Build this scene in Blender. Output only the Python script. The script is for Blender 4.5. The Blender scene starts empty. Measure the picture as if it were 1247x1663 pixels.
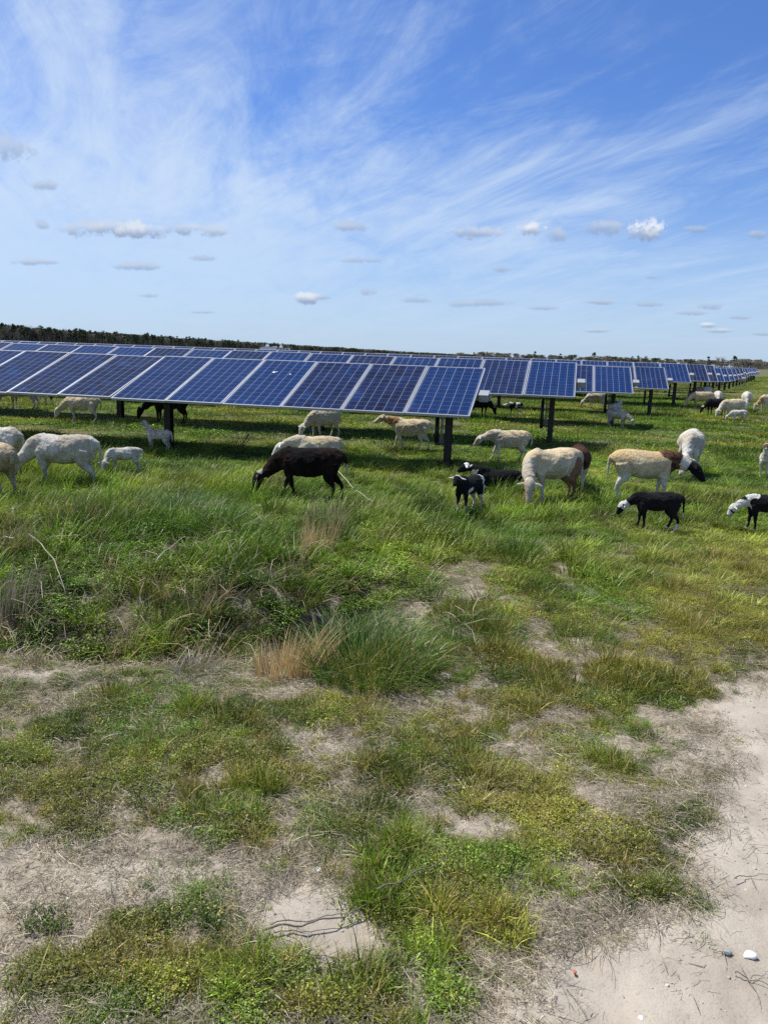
import bpy, math, random
import numpy as np
from mathutils import Vector, Matrix
R = math.radians
sc = bpy.context.scene
col = sc.collection
random.seed(7)
rng = np.random.default_rng(11)

# ------------------------------------------------------------------ camera
F_PX, PW, PH = 1249.0, 1247.0, 1663.0
EYE = 1.68
ROLL = R(2.0)
PITCH = math.atan((PH / 2 - 577.0) / F_PX)
cd = bpy.data.cameras.new('camera')
cam = bpy.data.objects.new('camera', cd)
col.objects.link(cam)
sc.camera = cam
cd.sensor_fit = 'VERTICAL'
cd.sensor_height = 36.0
cd.lens = 36.0 * F_PX / PH
cd.clip_start = 0.05
cd.clip_end = 9000
cam.matrix_world = Matrix.Translation((0, 0, EYE)) @ Matrix.Rotation(R(90) - PITCH, 4, 'X') @ Matrix.Rotation(ROLL, 4, 'Z')

# ------------------------------------------------------------------ render / exposure
sc.render.engine = 'CYCLES'
sc.cycles.use_denoising = False
sc.cycles.max_bounces = 6
sc.cycles.transparent_max_bounces = 8
sc.view_settings.view_transform = 'Standard'
sc.view_settings.look = 'None'
sc.view_settings.exposure = 0.20
sc.view_settings.gamma = 1.0

# ------------------------------------------------------------------ sun
SUN_FROM = Vector((-0.47, 0.24, 1.0)).normalized()
SUN_EL = math.asin(SUN_FROM.z)
SUN_AZ = math.atan2(SUN_FROM.x, SUN_FROM.y)
sl = bpy.data.lights.new('sun', 'SUN')
sl.energy = 5.0
sl.angle = R(0.55)
sl.color = (1.0, 0.955, 0.88)
sun = bpy.data.objects.new('sun', sl)
col.objects.link(sun)
sun.rotation_euler = SUN_FROM.to_track_quat('Z', 'Y').to_euler()


def ray(px, py):
    """direction through a point of the photograph"""
    dx, dy = px - PW / 2, -(py - PH / 2)
    c, s = math.cos(ROLL), math.sin(ROLL)
    u, v = c * dx - s * dy, s * dx + c * dy
    return Vector((u, F_PX * math.cos(PITCH) + v * math.sin(PITCH), -F_PX * math.sin(PITCH) + v * math.cos(PITCH))).normalized()


def at(px, py, z=0.0):
    d = ray(px, py)
    t = (z - EYE) / d.z
    return Vector((d.x * t, d.y * t, z))


# ------------------------------------------------------------------ node helper
class NT:
    def __init__(self, tree):
        self.t = tree
        self.n = tree.nodes
        self.l = tree.links

    def new(self, typ, **kw):
        nd = self.n.new(typ)
        for k, v in kw.items():
            setattr(nd, k, v)
        return nd

    def put(self, sock, v):
        if hasattr(v, 'is_output') or isinstance(v, bpy.types.NodeSocket):
            self.l.new(v, sock)
        elif v is not None:
            if isinstance(v, (tuple, list)) and sock.type == 'RGBA' and len(v) == 3:
                v = (*v, 1)
            sock.default_value = v

    def math(self, op, a, b=None, c=None, clamp=False):
        nd = self.new('ShaderNodeMath', operation=op, use_clamp=clamp)
        self.put(nd.inputs[0], a)
        if b is not None: self.put(nd.inputs[1], b)
        if c is not None: self.put(nd.inputs[2], c)
        return nd.outputs[0]

    def vmath(self, op, a, b=None, scale=None):
        nd = self.new('ShaderNodeVectorMath', operation=op)
        self.put(nd.inputs[0], a)
        if b is not None: self.put(nd.inputs[1], b)
        if scale is not None: self.put(nd.inputs['Scale'], scale)
        return nd.outputs['Value' if op in ('DOT_PRODUCT', 'LENGTH', 'DISTANCE') else 'Vector']

    def noise(self, vec, scale, detail=4, rough=0.55, dist=0.0, color=False):
        nd = self.new('ShaderNodeTexNoise')
        if vec is not None: self.put(nd.inputs['Vector'], vec)
        self.put(nd.inputs['Scale'], scale)
        nd.inputs['Detail'].default_value = detail
        nd.inputs['Roughness'].default_value = rough
        nd.inputs['Distortion'].default_value = dist
        return nd.outputs['Color' if color else 'Fac']

    def ramp(self, fac, a, b, lo=0.0, hi=1.0, smooth=True):
        nd = self.new('ShaderNodeMapRange', interpolation_type='SMOOTHSTEP' if smooth else 'LINEAR')
        self.put(nd.inputs['Value'], fac)
        nd.inputs['From Min'].default_value = a
        nd.inputs['From Max'].default_value = b
        nd.inputs['To Min'].default_value = lo
        nd.inputs['To Max'].default_value = hi
        return nd.outputs['Result']

    def mix(self, fac, a, b, blend='MIX'):
        nd = self.new('ShaderNodeMix', data_type='RGBA', blend_type=blend)
        self.put(nd.inputs['Factor'], fac)
        self.put(nd.inputs['A'], a)
        self.put(nd.inputs['B'], b)
        ins = [i for i in nd.inputs if i.type == 'RGBA']
        self.put(ins[0], a)
        self.put(ins[1], b)
        return [o for o in nd.outputs if o.type == 'RGBA'][0]

    def attr(self, name, typ='GEOMETRY'):
        nd = self.new('ShaderNodeAttribute', attribute_name=name, attribute_type=typ)
        return nd


def mat(name):
    m = bpy.data.materials.new(name)
    m.use_nodes = True
    m.node_tree.nodes.clear()
    nt = NT(m.node_tree)
    out = nt.new('ShaderNodeOutputMaterial')
    return m, nt, out


def pbsdf(nt, out, color, rough=0.7, metal=0.0, spec=0.5, normal=None):
    b = nt.new('ShaderNodeBsdfPrincipled')
    nt.put(b.inputs['Base Color'], color)
    nt.put(b.inputs['Roughness'], rough)
    nt.put(b.inputs['Metallic'], metal)
    nt.put(b.inputs['Specular IOR Level'], spec)
    if normal is not None: nt.put(b.inputs['Normal'], normal)
    nt.l.new(b.outputs[0], out.inputs['Surface'])
    return b


def bump(nt, height, strength=0.5, dist=0.01):
    b = nt.new('ShaderNodeBump')
    b.inputs['Strength'].default_value = strength
    b.inputs['Distance'].default_value = dist
    nt.l.new(height, b.inputs['Height'])
    return b.outputs[0]


# ------------------------------------------------------------------ world: sky with cirrus and small cumulus
w = bpy.data.worlds.new('World')
sc.world = w
w.use_nodes = True
nt = NT(w.node_tree)
nt.n.clear()
wout = nt.new('ShaderNodeOutputWorld')
bg = nt.new('ShaderNodeBackground')
nt.l.new(bg.outputs[0], wout.inputs['Surface'])
SKY_STR = 0.082
bg.inputs['Strength'].default_value = SKY_STR
sky = nt.new('ShaderNodeTexSky', sky_type='NISHITA', sun_disc=False)
sky.sun_elevation = SUN_EL
sky.sun_rotation = SUN_AZ
sky.altitude = 0
sky.air_density = 1.0
sky.dust_density = 0.6
sky.ozone_density = 2.2
gen = nt.new('ShaderNodeTexCoord').outputs['Generated']
sep = nt.new('ShaderNodeSeparateXYZ')
nt.l.new(gen, sep.inputs[0])
zc = nt.math('MAXIMUM', sep.outputs['Z'], 0.0)
zz = nt.math('ADD', zc, 0.09)
px_ = nt.math('DIVIDE', sep.outputs['X'], zz)
py_ = nt.math('DIVIDE', sep.outputs['Y'], zz)
cmb = nt.new('ShaderNodeCombineXYZ')
nt.l.new(px_, cmb.inputs[0]); nt.l.new(py_, cmb.inputs[1])


def cloudlayer(rotdeg, sx, sy, loc, scale, detail, rough, dist):
    m0 = nt.new('ShaderNodeMapping')
    m0.inputs['Rotation'].default_value = (0, 0, R(rotdeg))
    nt.l.new(cmb.outputs[0], m0.inputs[0])
    m = nt.new('ShaderNodeMapping')
    m.inputs['Scale'].default_value = (sx, sy, 1)
    m.inputs['Location'].default_value = loc
    nt.l.new(m0.outputs[0], m.inputs[0])
    return nt.noise(m.outputs[0], scale, detail, rough, dist)


streak = cloudlayer(-15, 1.0, 0.24, (3.1, 0.4, 0), 2.3, 12, 0.68, 1.6)
fine = cloudlayer(-30, 1.0, 0.30, (7.3, 2.0, 1.5), 4.2, 12, 0.72, 1.4)
broad = cloudlayer(-15, 1.0, 0.50, (1.7, 5.2, 3.0), 0.95, 5, 0.55, 0.8)
# veil: thicker towards the left (sun side) and low in the sky
left = nt.ramp(sep.outputs['X'], -0.42, 0.34, 0.20, -0.13, smooth=False)
low = nt.ramp(sep.outputs['Z'], 0.05, 0.42, 0.22, -0.06, smooth=False)
s1 = nt.math('ADD', nt.math('MULTIPLY', streak, 0.74), nt.math('MULTIPLY', fine, 0.50))
s1 = nt.math('ADD', s1, nt.math('MULTIPLY', nt.math('SUBTRACT', broad, 0.5), 0.85))
s1 = nt.math('ADD', nt.math('ADD', s1, left), low)
cir = nt.ramp(s1, 0.44, 1.10, 0.0, 0.82)
cir = nt.mix(nt.ramp(sep.outputs['Z'], .01, .20, .85, 0.0), cir, (.42, .42, .42))
hz = nt.ramp(sep.outputs['Z'], -0.02, 0.30, 0.42, 0.0)
skyc = nt.mix(1.0, sky.outputs[0], (0.66, 0.96, 1.52), 'MULTIPLY')
c1 = nt.mix(hz, skyc, (5.3, 7.1, 9.4))
c2 = nt.mix(cir, c1, (6.9, 8.3, 10.1))
cur = c2
# small fair-weather cumulus: x, y in degrees-like photo places, half sizes, whiteness
PUFFS = [(140, 372, 36, 13, .5), (185, 370, 30, 12, .6), (232, 374, 40, 12, .8), (300, 372, 34, 11, .6), (345, 376, 24, 10, .5),
         (20, 240, 40, 22, .25), (72, 300, 20, 8, .25), (68, 365, 10, 8, .2), (60, 425, 38, 6, .4), (222, 432, 38, 7, .35), (330, 419, 24, 5, .1),
         (500, 484, 20, 9, .9), (570, 368, 30, 8, .25), (585, 423, 38, 5, .1), (597, 474, 14, 8, .2), (676, 487, 26, 5, .1),
         (766, 377, 38, 10, .5), (861, 373, 22, 11, 1.), (903, 381, 16, 12, .35), (982, 369, 30, 12, .35), (1048, 375, 32, 18, 1.),
         (755, 494, 30, 6, .25), (800, 492, 34, 6, .15), (815, 437, 14, 6, .2), (972, 490, 26, 5, .3), (1056, 494, 30, 5, .15),
         (1120, 508, 30, 5, .15), (1152, 497, 24, 7, .2), (1150, 528, 14, 6, .9), (1168, 537, 24, 5, .6), (1200, 515, 18, 4, .2),
         (970, 537, 22, 4, .5), (1057, 450, 12, 4, .2), (1238, 542, 20, 4, .3), (880, 500, 26, 4, .2), (1130, 372, 22, 6, .2), (1228, 380, 16, 8, .25), (525, 483, 14, 4, .2), (330, 507, 22, 3, .3), (240, 480, 20, 4, .12)]
pn = nt.noise(gen, 26, 7, 0.68, 0.2)
pn2 = nt.noise(gen, 60, 5, 0.65, 0.0)
pnn = nt.math('ADD', nt.math('MULTIPLY', nt.math('SUBTRACT', pn, 0.5), 2.2), nt.math('MULTIPLY', nt.math('SUBTRACT', pn2, 0.5), 1.6))
pd = nt.noise(gen, 130, 3, 0.6, 0.0)
pgn = nt.math('MULTIPLY', nt.math('SUBTRACT', pd, 0.5), 1.6)
pshape = nt.math('ADD', pnn, pgn)
for (x, y, a, b, wh) in PUFFS:
    d0 = ray(x, y)
    rt = ray(x + 10, y) - d0
    rt.normalize()
    up = rt.cross(d0)
    up.normalize()
    k = (d0 - ray(x + 100, y)).length / 100
    u = nt.math('DIVIDE', nt.vmath('DOT_PRODUCT', gen, tuple(rt)), a * k)
    v0 = nt.math('DIVIDE', nt.math('SUBTRACT', nt.vmath('DOT_PRODUCT', gen, tuple(up)), 0.0), b * k)
    u = nt.math('SUBTRACT', u, float(d0.dot(rt)) / (a * k))
    v = nt.math('SUBTRACT', v0, float(d0.dot(up)) / (b * k))
    r2 = nt.math('ADD', nt.math('MULTIPLY', u, u), nt.math('MULTIPLY', v, v))
    body = nt.math('SUBTRACT', nt.math('ADD', 1.0, nt.math('MULTIPLY', pshape, .45 + .95 * min(1, b / 12))), nt.math('MULTIPLY', r2, .72))
    front = nt.math('GREATER_THAN', nt.vmath('DOT_PRODUCT', gen, tuple(d0)), 0.5)
    msk = nt.math('MULTIPLY', nt.ramp(body, 0.0, 1.05, 0.0, 0.5 + 0.5 * wh), front)
    lit = nt.ramp(nt.math('ADD', v, nt.math('MULTIPLY', pshape, 0.5)), -0.7, 0.6, 0.0, 1.0)
    base = (3.1, 4.1, 6.0)  # grey undersides: cloud shading painted into the sky colour
    top = tuple(p + (q - p) * (0.25 + 0.75 * wh) for p, q in zip(base, (8.6, 9.1, 9.9)))
    cc = nt.mix(lit, base, top)
    cur = nt.mix(msk, cur, cc)
nt.l.new(cur, bg.inputs['Color'])


# ------------------------------------------------------------------ object helpers
def tag(o, label=None, cat=None, group=None, kind=None):
    if label: o['label'] = label
    if cat: o['category'] = cat
    if group: o['group'] = group
    if kind: o['kind'] = kind
    return o


def empty(name, loc=(0, 0, 0), rz=0.0):
    o = bpy.data.objects.new(name, None)
    o.empty_display_size = 0.2
    col.objects.link(o)
    o.location = loc
    o.rotation_euler = (0, 0, rz)
    return o


def link(name, me, m=None, parent=None, smooth=False):
    if m is not None and not me.materials:
        for q in (m if isinstance(m, (list, tuple)) else [m]):
            me.materials.append(q)
    if smooth:
        me.polygons.foreach_set('use_smooth', [True] * len(me.polygons))
    o = bpy.data.objects.new(name, me)
    col.objects.link(o)
    if parent is not None: o.parent = parent
    return o


class MB:
    """collects shapes into one mesh"""
    def __init__(self):
        self.v, self.f, self.mi = [], [], []

    def add(self, vs, fs, mi=0):
        b = len(self.v)
        self.v += [tuple(p) for p in vs]
        self.f += [tuple(b + i for i in f) for f in fs]
        self.mi += [mi] * len(fs)

    def box(self, c, s, mi=0, M=None):
        x, y, z = s[0] / 2, s[1] / 2, s[2] / 2
        vs = [Vector((sx * x, sy * y, sz * z)) for sz in (-1, 1) for sy in (-1, 1) for sx in (-1, 1)]
        if M is not None: vs = [M @ p for p in vs]
        vs = [p + Vector(c) for p in vs]
        self.add(vs, [(0, 2, 3, 1), (4, 5, 7, 6), (0, 1, 5, 4), (2, 6, 7, 3), (0, 4, 6, 2), (1, 3, 7, 5)], mi)

    def tube(self, pts, rad, n=8, mi=0, caps=True):
        pts = [Vector(p) for p in pts]
        rads = rad if isinstance(rad, (list, tuple)) else [rad] * len(pts)
        rings = []
        ref = Vector((0.31, 0.21, 0.93))
        for i, p in enumerate(pts):
            t = (pts[min(i + 1, len(pts) - 1)] - pts[max(i - 1, 0)]).normalized()
            a = t.cross(ref)
            if a.length < 1e-3: a = t.cross(Vector((1, 0, 0)))
            a.normalize()
            b = t.cross(a)
            rings.append([p + (a * math.cos(2 * math.pi * k / n) + b * math.sin(2 * math.pi * k / n)) * rads[i] for k in range(n)])
        vs = [q for r_ in rings for q in r_]
        fs = []
        for i in range(len(pts) - 1):
            for k in range(n):
                fs.append((i * n + k, i * n + (k + 1) % n, (i + 1) * n + (k + 1) % n, (i + 1) * n + k))
        if caps:
            fs.append(tuple(range(n))[::-1])
            fs.append(tuple((len(pts) - 1) * n + k for k in range(n)))
        self.add(vs, fs, mi)

    def mesh(self, name):
        me = bpy.data.meshes.new(name)
        me.from_pydata(self.v, [], self.f)
        me.polygons.foreach_set('material_index', self.mi)
        me.update()
        return me

    def build(self, name, m, parent=None, smooth=False):
        return link(name, self.mesh(name), m, parent, smooth)


# ------------------------------------------------------------------ numpy noise
def _h(ix, iy, seed):
    n = (ix.astype(np.int64) * 374761393 + iy.astype(np.int64) * 668265263 + seed * 974634777) & 0xFFFFFFFF
    n = ((n ^ (n >> 13)) * 1274126177) & 0xFFFFFFFF
    return ((n ^ (n >> 16)) & 0xFFFFFF) / float(0xFFFFFF)


def vn(x, y, seed=0):
    x = np.asarray(x, float); y = np.asarray(y, float)
    ix, iy = np.floor(x), np.floor(y)
    fx, fy = x - ix, y - iy
    fx = fx * fx * (3 - 2 * fx); fy = fy * fy * (3 - 2 * fy)
    a, b = _h(ix, iy, seed), _h(ix + 1, iy, seed)
    c, d = _h(ix, iy + 1, seed), _h(ix + 1, iy + 1, seed)
    return (a + (b - a) * fx) * (1 - fy) + (c + (d - c) * fx) * fy


def fbm(x, y, seed=0, oct=4, rough=0.5):
    s, a, t = 0.0, 1.0, 0.0
    for k in range(oct):
        s = s + a * vn(np.asarray(x) * 2 ** k + 17.3 * k, np.asarray(y) * 2 ** k - 9.1 * k, seed + k)
        t += a
        a *= rough
    return s / t


def sstep(a, b, x):
    t = np.clip((x - a) / (b - a), 0, 1)
    return t * t * (3 - 2 * t)


# ------------------------------------------------------------------ terrain
TY = [-60, 6.2, 8.2, 13.5, 16.5, 21, 27, 31, 36, 50, 85, 4000]
TZ = [0, 0, -.10, -.12, -.05, 0, 0, .17, .20, .15, .10, .1]


def ditch_c(x):
    return 4.85 + 0.14 * x + 0.10 * np.sin(x * 1.7)


def height(x, y):
    x = np.asarray(x, float); y = np.asarray(y, float)
    z = np.interp(y, TY, TZ)
    far = sstep(120, 10, np.hypot(x, y))
    z = z + (fbm(x * .9, y * .9, 5, 3) - .5) * .09 * far + (fbm(x * 4, y * 4, 9, 3) - .5) * .028 * far
    m = sstep(0.55, -0.35, x + (fbm(y * 1.3, x, 3, 2) - .5) * .5)
    d = y - ditch_c(x)
    prof = np.where(d < 0, np.exp(-(d / .42) ** 2), np.exp(-(d / .62) ** 2))
    z = z - .46 * m * prof
    # the bank beyond the ditch swells a little before it runs out into the field
    z = z + .10 * m * np.exp(-((d - 2.4) / 1.2) ** 2)
    return z


def hz1(x, y):
    return float(height(np.array([x]), np.array([y]))[0])


# world-space ellipses (centre, half sizes) of bare ground and of lush growth, measured once from the photograph
def ell(px, py, rx, ry):
    c = at(px, py)
    ex = at(px + rx, py)
    e1, e2 = at(px, py - ry), at(px, py + ry)
    return (c.x, c.y, abs(ex.x - c.x), abs(e1.y - e2.y) / 2)


DIRT = [ell(*e) for e in [(50, 1092, 130, 30), (90, 1135, 150, 16), (600, 1135, 170, 22), (690, 990, 62, 24), (755, 940, 46, 36), (918, 935, 22, 60),
                          (860, 1020, 40, 14), (90, 1420, 230, 75), (230, 1440, 130, 45), (375, 1425, 70, 48), (520, 1500, 120, 62), (540, 1195, 80, 20),
                          (840, 1210, 90, 34), (480, 1410, 130, 36), (20, 1290, 70, 40), (960, 1500, 150, 55), (760, 1560, 60, 60), (1240, 1075, 40, 32),
                          (1120, 1190, 60, 40), (900, 1560, 80, 80), (20, 1560, 60, 30), (330, 1620, 60, 20), (250, 1180, 50, 12), (700, 1310, 40, 30)]]
PALE = [ell(*e) for e in [(300, 1430, 80, 30), (480, 1470, 60, 24), (50, 1092, 130, 24), (375, 1425, 55, 40), (520, 1500, 100, 52), (180, 1430, 120, 34), (540, 1195, 60, 12), (1240, 1075, 30, 26), (690, 990, 50, 14), (760, 930, 25, 25), (915, 925, 14, 50)]]
LUSH = [ell(*e) for e in [(600, 1050, 120, 50), (590, 1000, 80, 50), (280, 1230, 170, 70), (180, 1190, 130, 40), (350, 1340, 90, 40), (790, 1250, 80, 40),
                          (220, 1570, 240, 60), (450, 1600, 160, 50), (730, 1450, 120, 90), (830, 1390, 100, 60), (980, 1230, 60, 26), (780, 1010, 70, 24), (940, 1020, 60, 24), (850, 1085, 60, 22), (1120, 1000, 150, 60), (1180, 900, 120, 40), (330, 1150, 200, 26), (150, 1260, 120, 50), (420, 1240, 60, 60), (700, 1210, 80, 40), (650, 1380, 60, 50), (880, 1290, 80, 50), (1040, 1440, 50, 20), (720, 1560, 60, 70), (60, 1500, 60, 30), (930, 1130, 120, 24), (280, 1500, 100, 30),
                          (620, 1240, 80, 40), (1000, 1370, 70, 50), (520, 1140, 60, 20), (60, 1230, 70, 30), (130, 1350, 40, 14), (600, 1610, 90, 40), (1050, 1110, 80, 30)]]
YEL = [ell(*e) for e in [(560, 1250, 110, 60), (1150, 960, 130, 90), (930, 1300, 120, 60), (180, 1560, 220, 60), (430, 1370, 60, 30), (880, 1160, 140, 40),
                         (760, 1500, 100, 60), (30, 1160, 40, 20), (1000, 1060, 160, 50), (1230, 880, 100, 60), (560, 1640, 130, 30), (760, 800, 60, 20)]]
PATH_EDGE = [(900, 1700), (862, 1663), (845, 1600), (830, 1545), (905, 1500), (1010, 1520), (1075, 1480), (1110, 1400), (1125, 1330), (1130, 1260), (1140, 1200), (1165, 1150), (1247, 1100), (1330, 1060)]
_pe = sorted([(at(*q).y, at(*q).x) for q in PATH_EDGE])
PE_Y, PE_X = [q[0] for q in _pe], [q[1] for q in _pe]


def ells(L, x, y, wob):
    m = np.zeros_like(x)
    for (cx, cy, a, b) in L:
        r = np.sqrt(((x - cx) / a) ** 2 + ((y - cy) / b) ** 2)
        m = np.maximum(m, sstep(1.25, 0.55, r + wob))
    return m


def fields(x, y):
    """veg cover, pale sand, yellowing, path, all 0..1, as functions of the place on the ground"""
    x = np.asarray(x, float); y = np.asarray(y, float)
    wob = (fbm(x * 3.2, y * 3.2, 21, 5, .65) - .5) * 2.6
    path = sstep(-.12, .20, x - np.interp(y, PE_Y, PE_X) + (fbm(x * 4, y * 4, 44, 5, .65) - .5) * .60) * sstep(4.7, 4.1, y)
    path = np.maximum(path, sstep(0.3, -0.6, y) * sstep(-3, 0, x))
    dirt = ells(DIRT, x, y, wob)
    pale = ells(PALE, x, y, wob * .8)
    lush = ells(LUSH, x, y, wob)
    yel = ells(YEL, x, y, wob)
    n = fbm(x * 1.6, y * 1.6, 31, 5, .6)
    base = sstep(.34, .62, n + (fbm(x * 7, y * 7, 33, 3) - .5) * .22)
    fieldm = sstep(4.0, 6.0, y + np.where(x > 0, 0, .6) + 1.5 * sstep(.8, 1.6, x) + (n - .5))
    veg = np.clip(base * .80 + .36, 0, 1)
    veg = np.maximum(veg, fieldm * .96)
    veg = np.maximum(veg, lush * (.72 + .28 * sstep(.35, .6, fbm(x * 11, y * 11, 35, 3))))
    veg = veg * (1 - .72 * dirt * (1 - .45 * lush))
    patchy = sstep(.40, .62, fbm(x * 8 + 3, y * 8, 37, 4, .6))
    veg = np.where(y < 5.5, np.clip(veg * (.65 + .75 * patchy) + .14 * patchy, 0, 1) * (1 - path * .97), veg)
    veg = veg * (1 - path * .97)
    tw = at(520, 1505)
    veg = veg * (1 - .92 * sstep(1.2, .6, np.sqrt(((x - tw.x) / .17) ** 2 + ((y - tw.y) / .085) ** 2) + wob * .25))
    yel = np.clip(yel * .75 + sstep(.44, .68, fbm(x * 1.1 + 9, y * 1.1, 57, 4)) * .75 + .12, 0, 1)
    return veg, pale, yel, path, lush, dirt


# ------------------------------------------------------------------ ground
def axis(mn, mx, fine_lo, fine_hi, step, growth):
    a = list(np.arange(fine_lo, fine_hi, step))
    s, p = step, fine_hi
    while p < mx:
        a.append(p); s *= growth; p += s
    a.append(mx)
    s, p = step, fine_lo
    while p > mn:
        s *= growth; p -= s; a.insert(0, max(p, mn))
    return np.array(a)


def near_height_extra(X, Y):
    # small crumbs and hoof marks of the bare ground near the camera
    e = (fbm(X * 14, Y * 14, 71, 3, .6) - .5) * .018 * sstep(7, 4, Y)
    e = e - .012 * sstep(.62, .74, fbm(X * 6.5 + 3, Y * 6.5, 75, 2)) * sstep(7, 4, Y)
    return e


gx = axis(-2600, 2600, -2.6, 3.2, .024, 1.055)
gy = axis(-60, 3800, 1.2, 6.4, .024, 1.035)
X, Y = np.meshgrid(gx, gy)
Z = height(X, Y) + near_height_extra(X, Y)
nx, ny = len(gx), len(gy)
verts = np.stack([X.ravel(), Y.ravel(), Z.ravel()], 1)
ii = np.arange(nx * ny).reshape(ny, nx)
faces = np.stack([ii[:-1, :-1].ravel(), ii[:-1, 1:].ravel(), ii[1:, 1:].ravel(), ii[1:, :-1].ravel()], 1)
me = bpy.data.meshes.new('ground')
me.vertices.add(len(verts)); me.vertices.foreach_set('co', verts.ravel())
me.loops.add(faces.size); me.loops.foreach_set('vertex_index', faces.ravel().astype(np.int32))
me.polygons.add(len(faces)); me.polygons.foreach_set('loop_start', np.arange(0, faces.size, 4, dtype=np.int32))
me.polygons.foreach_set('loop_total', np.full(len(faces), 4, dtype=np.int32))
me.update(calc_edges=True)
vg, pl, yl, pa, lu, di = fields(X.ravel(), Y.ravel())
ca = me.color_attributes.new('zone', 'FLOAT_COLOR', 'POINT')
ca.data.foreach_set('color', np.stack([vg, np.maximum(pl, pa), yl, pa], 1).ravel().astype(np.float32))
print('ground verts', len(verts))

gm, nt, out = mat('ground')
pos = nt.new('ShaderNodeNewGeometry').outputs['Position']
za = nt.attr('zone')
zs = nt.new('ShaderNodeSeparateColor')
nt.l.new(za.outputs['Color'], zs.inputs[0])
n1 = nt.noise(pos, 3.0, 6, .6)
n2 = nt.noise(pos, 22, 6, .65)
n3 = nt.noise(pos, 120, 4, .6)
n4 = nt.noise(pos, 0.35, 5, .6)
sand = nt.mix(nt.ramp(n1, .35, .65), (.33, .285, .225), (.43, .38, .305))
soil = nt.mix(nt.ramp(n2, .35, .7), (.27, .225, .17), (.43, .375, .30))
c = nt.mix(nt.ramp(nt.math('ADD', zs.outputs['Green'], nt.math('MULTIPLY', nt.math('SUBTRACT', n2, .5), .9)), .25, .6), soil, sand)
c = nt.mix(nt.ramp(n3, .42, .30, 0, .45), c, (.17, .13, .10))
c = nt.mix(nt.ramp(n3, .66, .74, 0, .5), c, (.62, .58, .52))
grc = nt.mix(nt.ramp(n2, .35, .65), (.06, .075, .022), (.15, .135, .06))  # green-brown soil under the growth, darkened for shade between blades
grc = nt.mix(nt.ramp(n4, .45, .70, 0, .4), grc, (.14, .14, .05))
vf = nt.ramp(nt.math('ADD', zs.outputs['Red'], nt.math('MULTIPLY', nt.math('SUBTRACT', n2, .5), 1.0)), .5, 1.05)
c = nt.mix(vf, c, grc)
hgt = nt.math('ADD', nt.math('MULTIPLY', n2, .7), nt.math('MULTIPLY', n3, .3))
pbsdf(nt, out, c, .95, spec=.15, normal=bump(nt, hgt, .55, .02))
g = link('ground', me, gm, smooth=True)
tag(g, kind='structure')

# dark wet trickle at the bottom of the ditch
wm, nt, out = mat('ditch_water')
pos = nt.new('ShaderNodeNewGeometry').outputs['Position']
pbsdf(nt, out, (.018, .020, .012), .12, spec=.5, normal=bump(nt, nt.noise(pos, 14, 3), .12, .01))
mb = MB()
xs_ = np.linspace(-9, -0.5, 60)
vs = []
for x in xs_:
    yc = float(ditch_c(x))
    for s in (-.22, .22):
        vs.append((x, yc + s + .05, -.375))
mb.add(vs, [(2 * i, 2 * i + 1, 2 * i + 3, 2 * i + 2) for i in range(59)])
o = mb.build('water', wm)
tag(o, kind='structure')

# ------------------------------------------------------------------ instanced ground cover ("stuff")
gcm, nt, out = mat('grass_blades')
ia = nt.attr('tint', 'INSTANCER')
ba = nt.attr('blade')
bs = nt.new('ShaderNodeSeparateColor')
nt.l.new(ba.outputs['Color'], bs.inputs[0])
v = nt.math('ADD', nt.math('MULTIPLY', bs.outputs['Red'], 1.15), .36)      # blade to blade
c = nt.mix(1.0, ia.outputs['Color'], (1, 1, 1), 'MULTIPLY')
sc_ = nt.vmath('SCALE', c, scale=v)
c = nt.mix(nt.ramp(bs.outputs['Blue'], .86, .95, 0, .85), sc_, (.36, .29, .15))   # some blades are dead straw
c = nt.mix(nt.ramp(bs.outputs['Green'], .0, .35, .45, 0), c, (.13, .12, .05))     # paler sheaths low down
d = nt.new('ShaderNodeBsdfDiffuse'); nt.put(d.inputs[0], c)
tr = nt.new('ShaderNodeBsdfTranslucent'); nt.put(tr.inputs[0], nt.mix(1.0, c, (1.15, 1.2, .55), 'MULTIPLY'))
gl = nt.new('ShaderNodeBsdfGlossy'); gl.inputs['Roughness'].default_value = .42; nt.put(gl.inputs[0], (.9, .95, .85))
m1 = nt.new('ShaderNodeMixShader'); m1.inputs[0].default_value = .24
nt.l.new(d.outputs[0], m1.inputs[1]); nt.l.new(tr.outputs[0], m1.inputs[2])
m2 = nt.new('ShaderNodeMixShader'); m2.inputs[0].default_value = .025
nt.l.new(m1.outputs[0], m2.inputs[1]); nt.l.new(gl.outputs[0], m2.inputs[2])
nt.l.new(m2.outputs[0], out.inputs['Surface'])


def ribbons(specs, name, attr=True):
    """specs: list of (points Nx3, width at base, side vector, rnd, rnd2, tip) -> tapered ribbon mesh"""
    V, Fc, C = [], [], []
    for pts, w0, side, r1, r2, tipw in specs:
        b = len(V); n = len(pts)
        for k, p in enumerate(pts):
            t = k / (n - 1)
            ww = w0 * (1 - t ** 1.6 * (1 - tipw)) / 2
            if k == n - 1 and tipw == 0:
                V.append(tuple(p)); C.append((r1, t, r2, 1))
            else:
                V.append(tuple(p - side * ww)); V.append(tuple(p + side * ww))
                C.append((r1, t, r2, 1)); C.append((r1, t, r2, 1))
        for k in range(n - 1):
            if k == n - 2 and tipw == 0:
                Fc.append((b + 2 * k, b + 2 * k + 1, b + 2 * k + 2))
            else:
                Fc.append((b + 2 * k, b + 2 * k + 1, b + 2 * k + 3, b + 2 * k + 2))
    me = bpy.data.meshes.new(name)
    me.from_pydata(V, [], Fc)
    ca = me.color_attributes.new('blade', 'FLOAT_COLOR', 'POINT')
    ca.data.foreach_set('color', np.array(C, np.float32).ravel())
    me.update()
    return me


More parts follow.
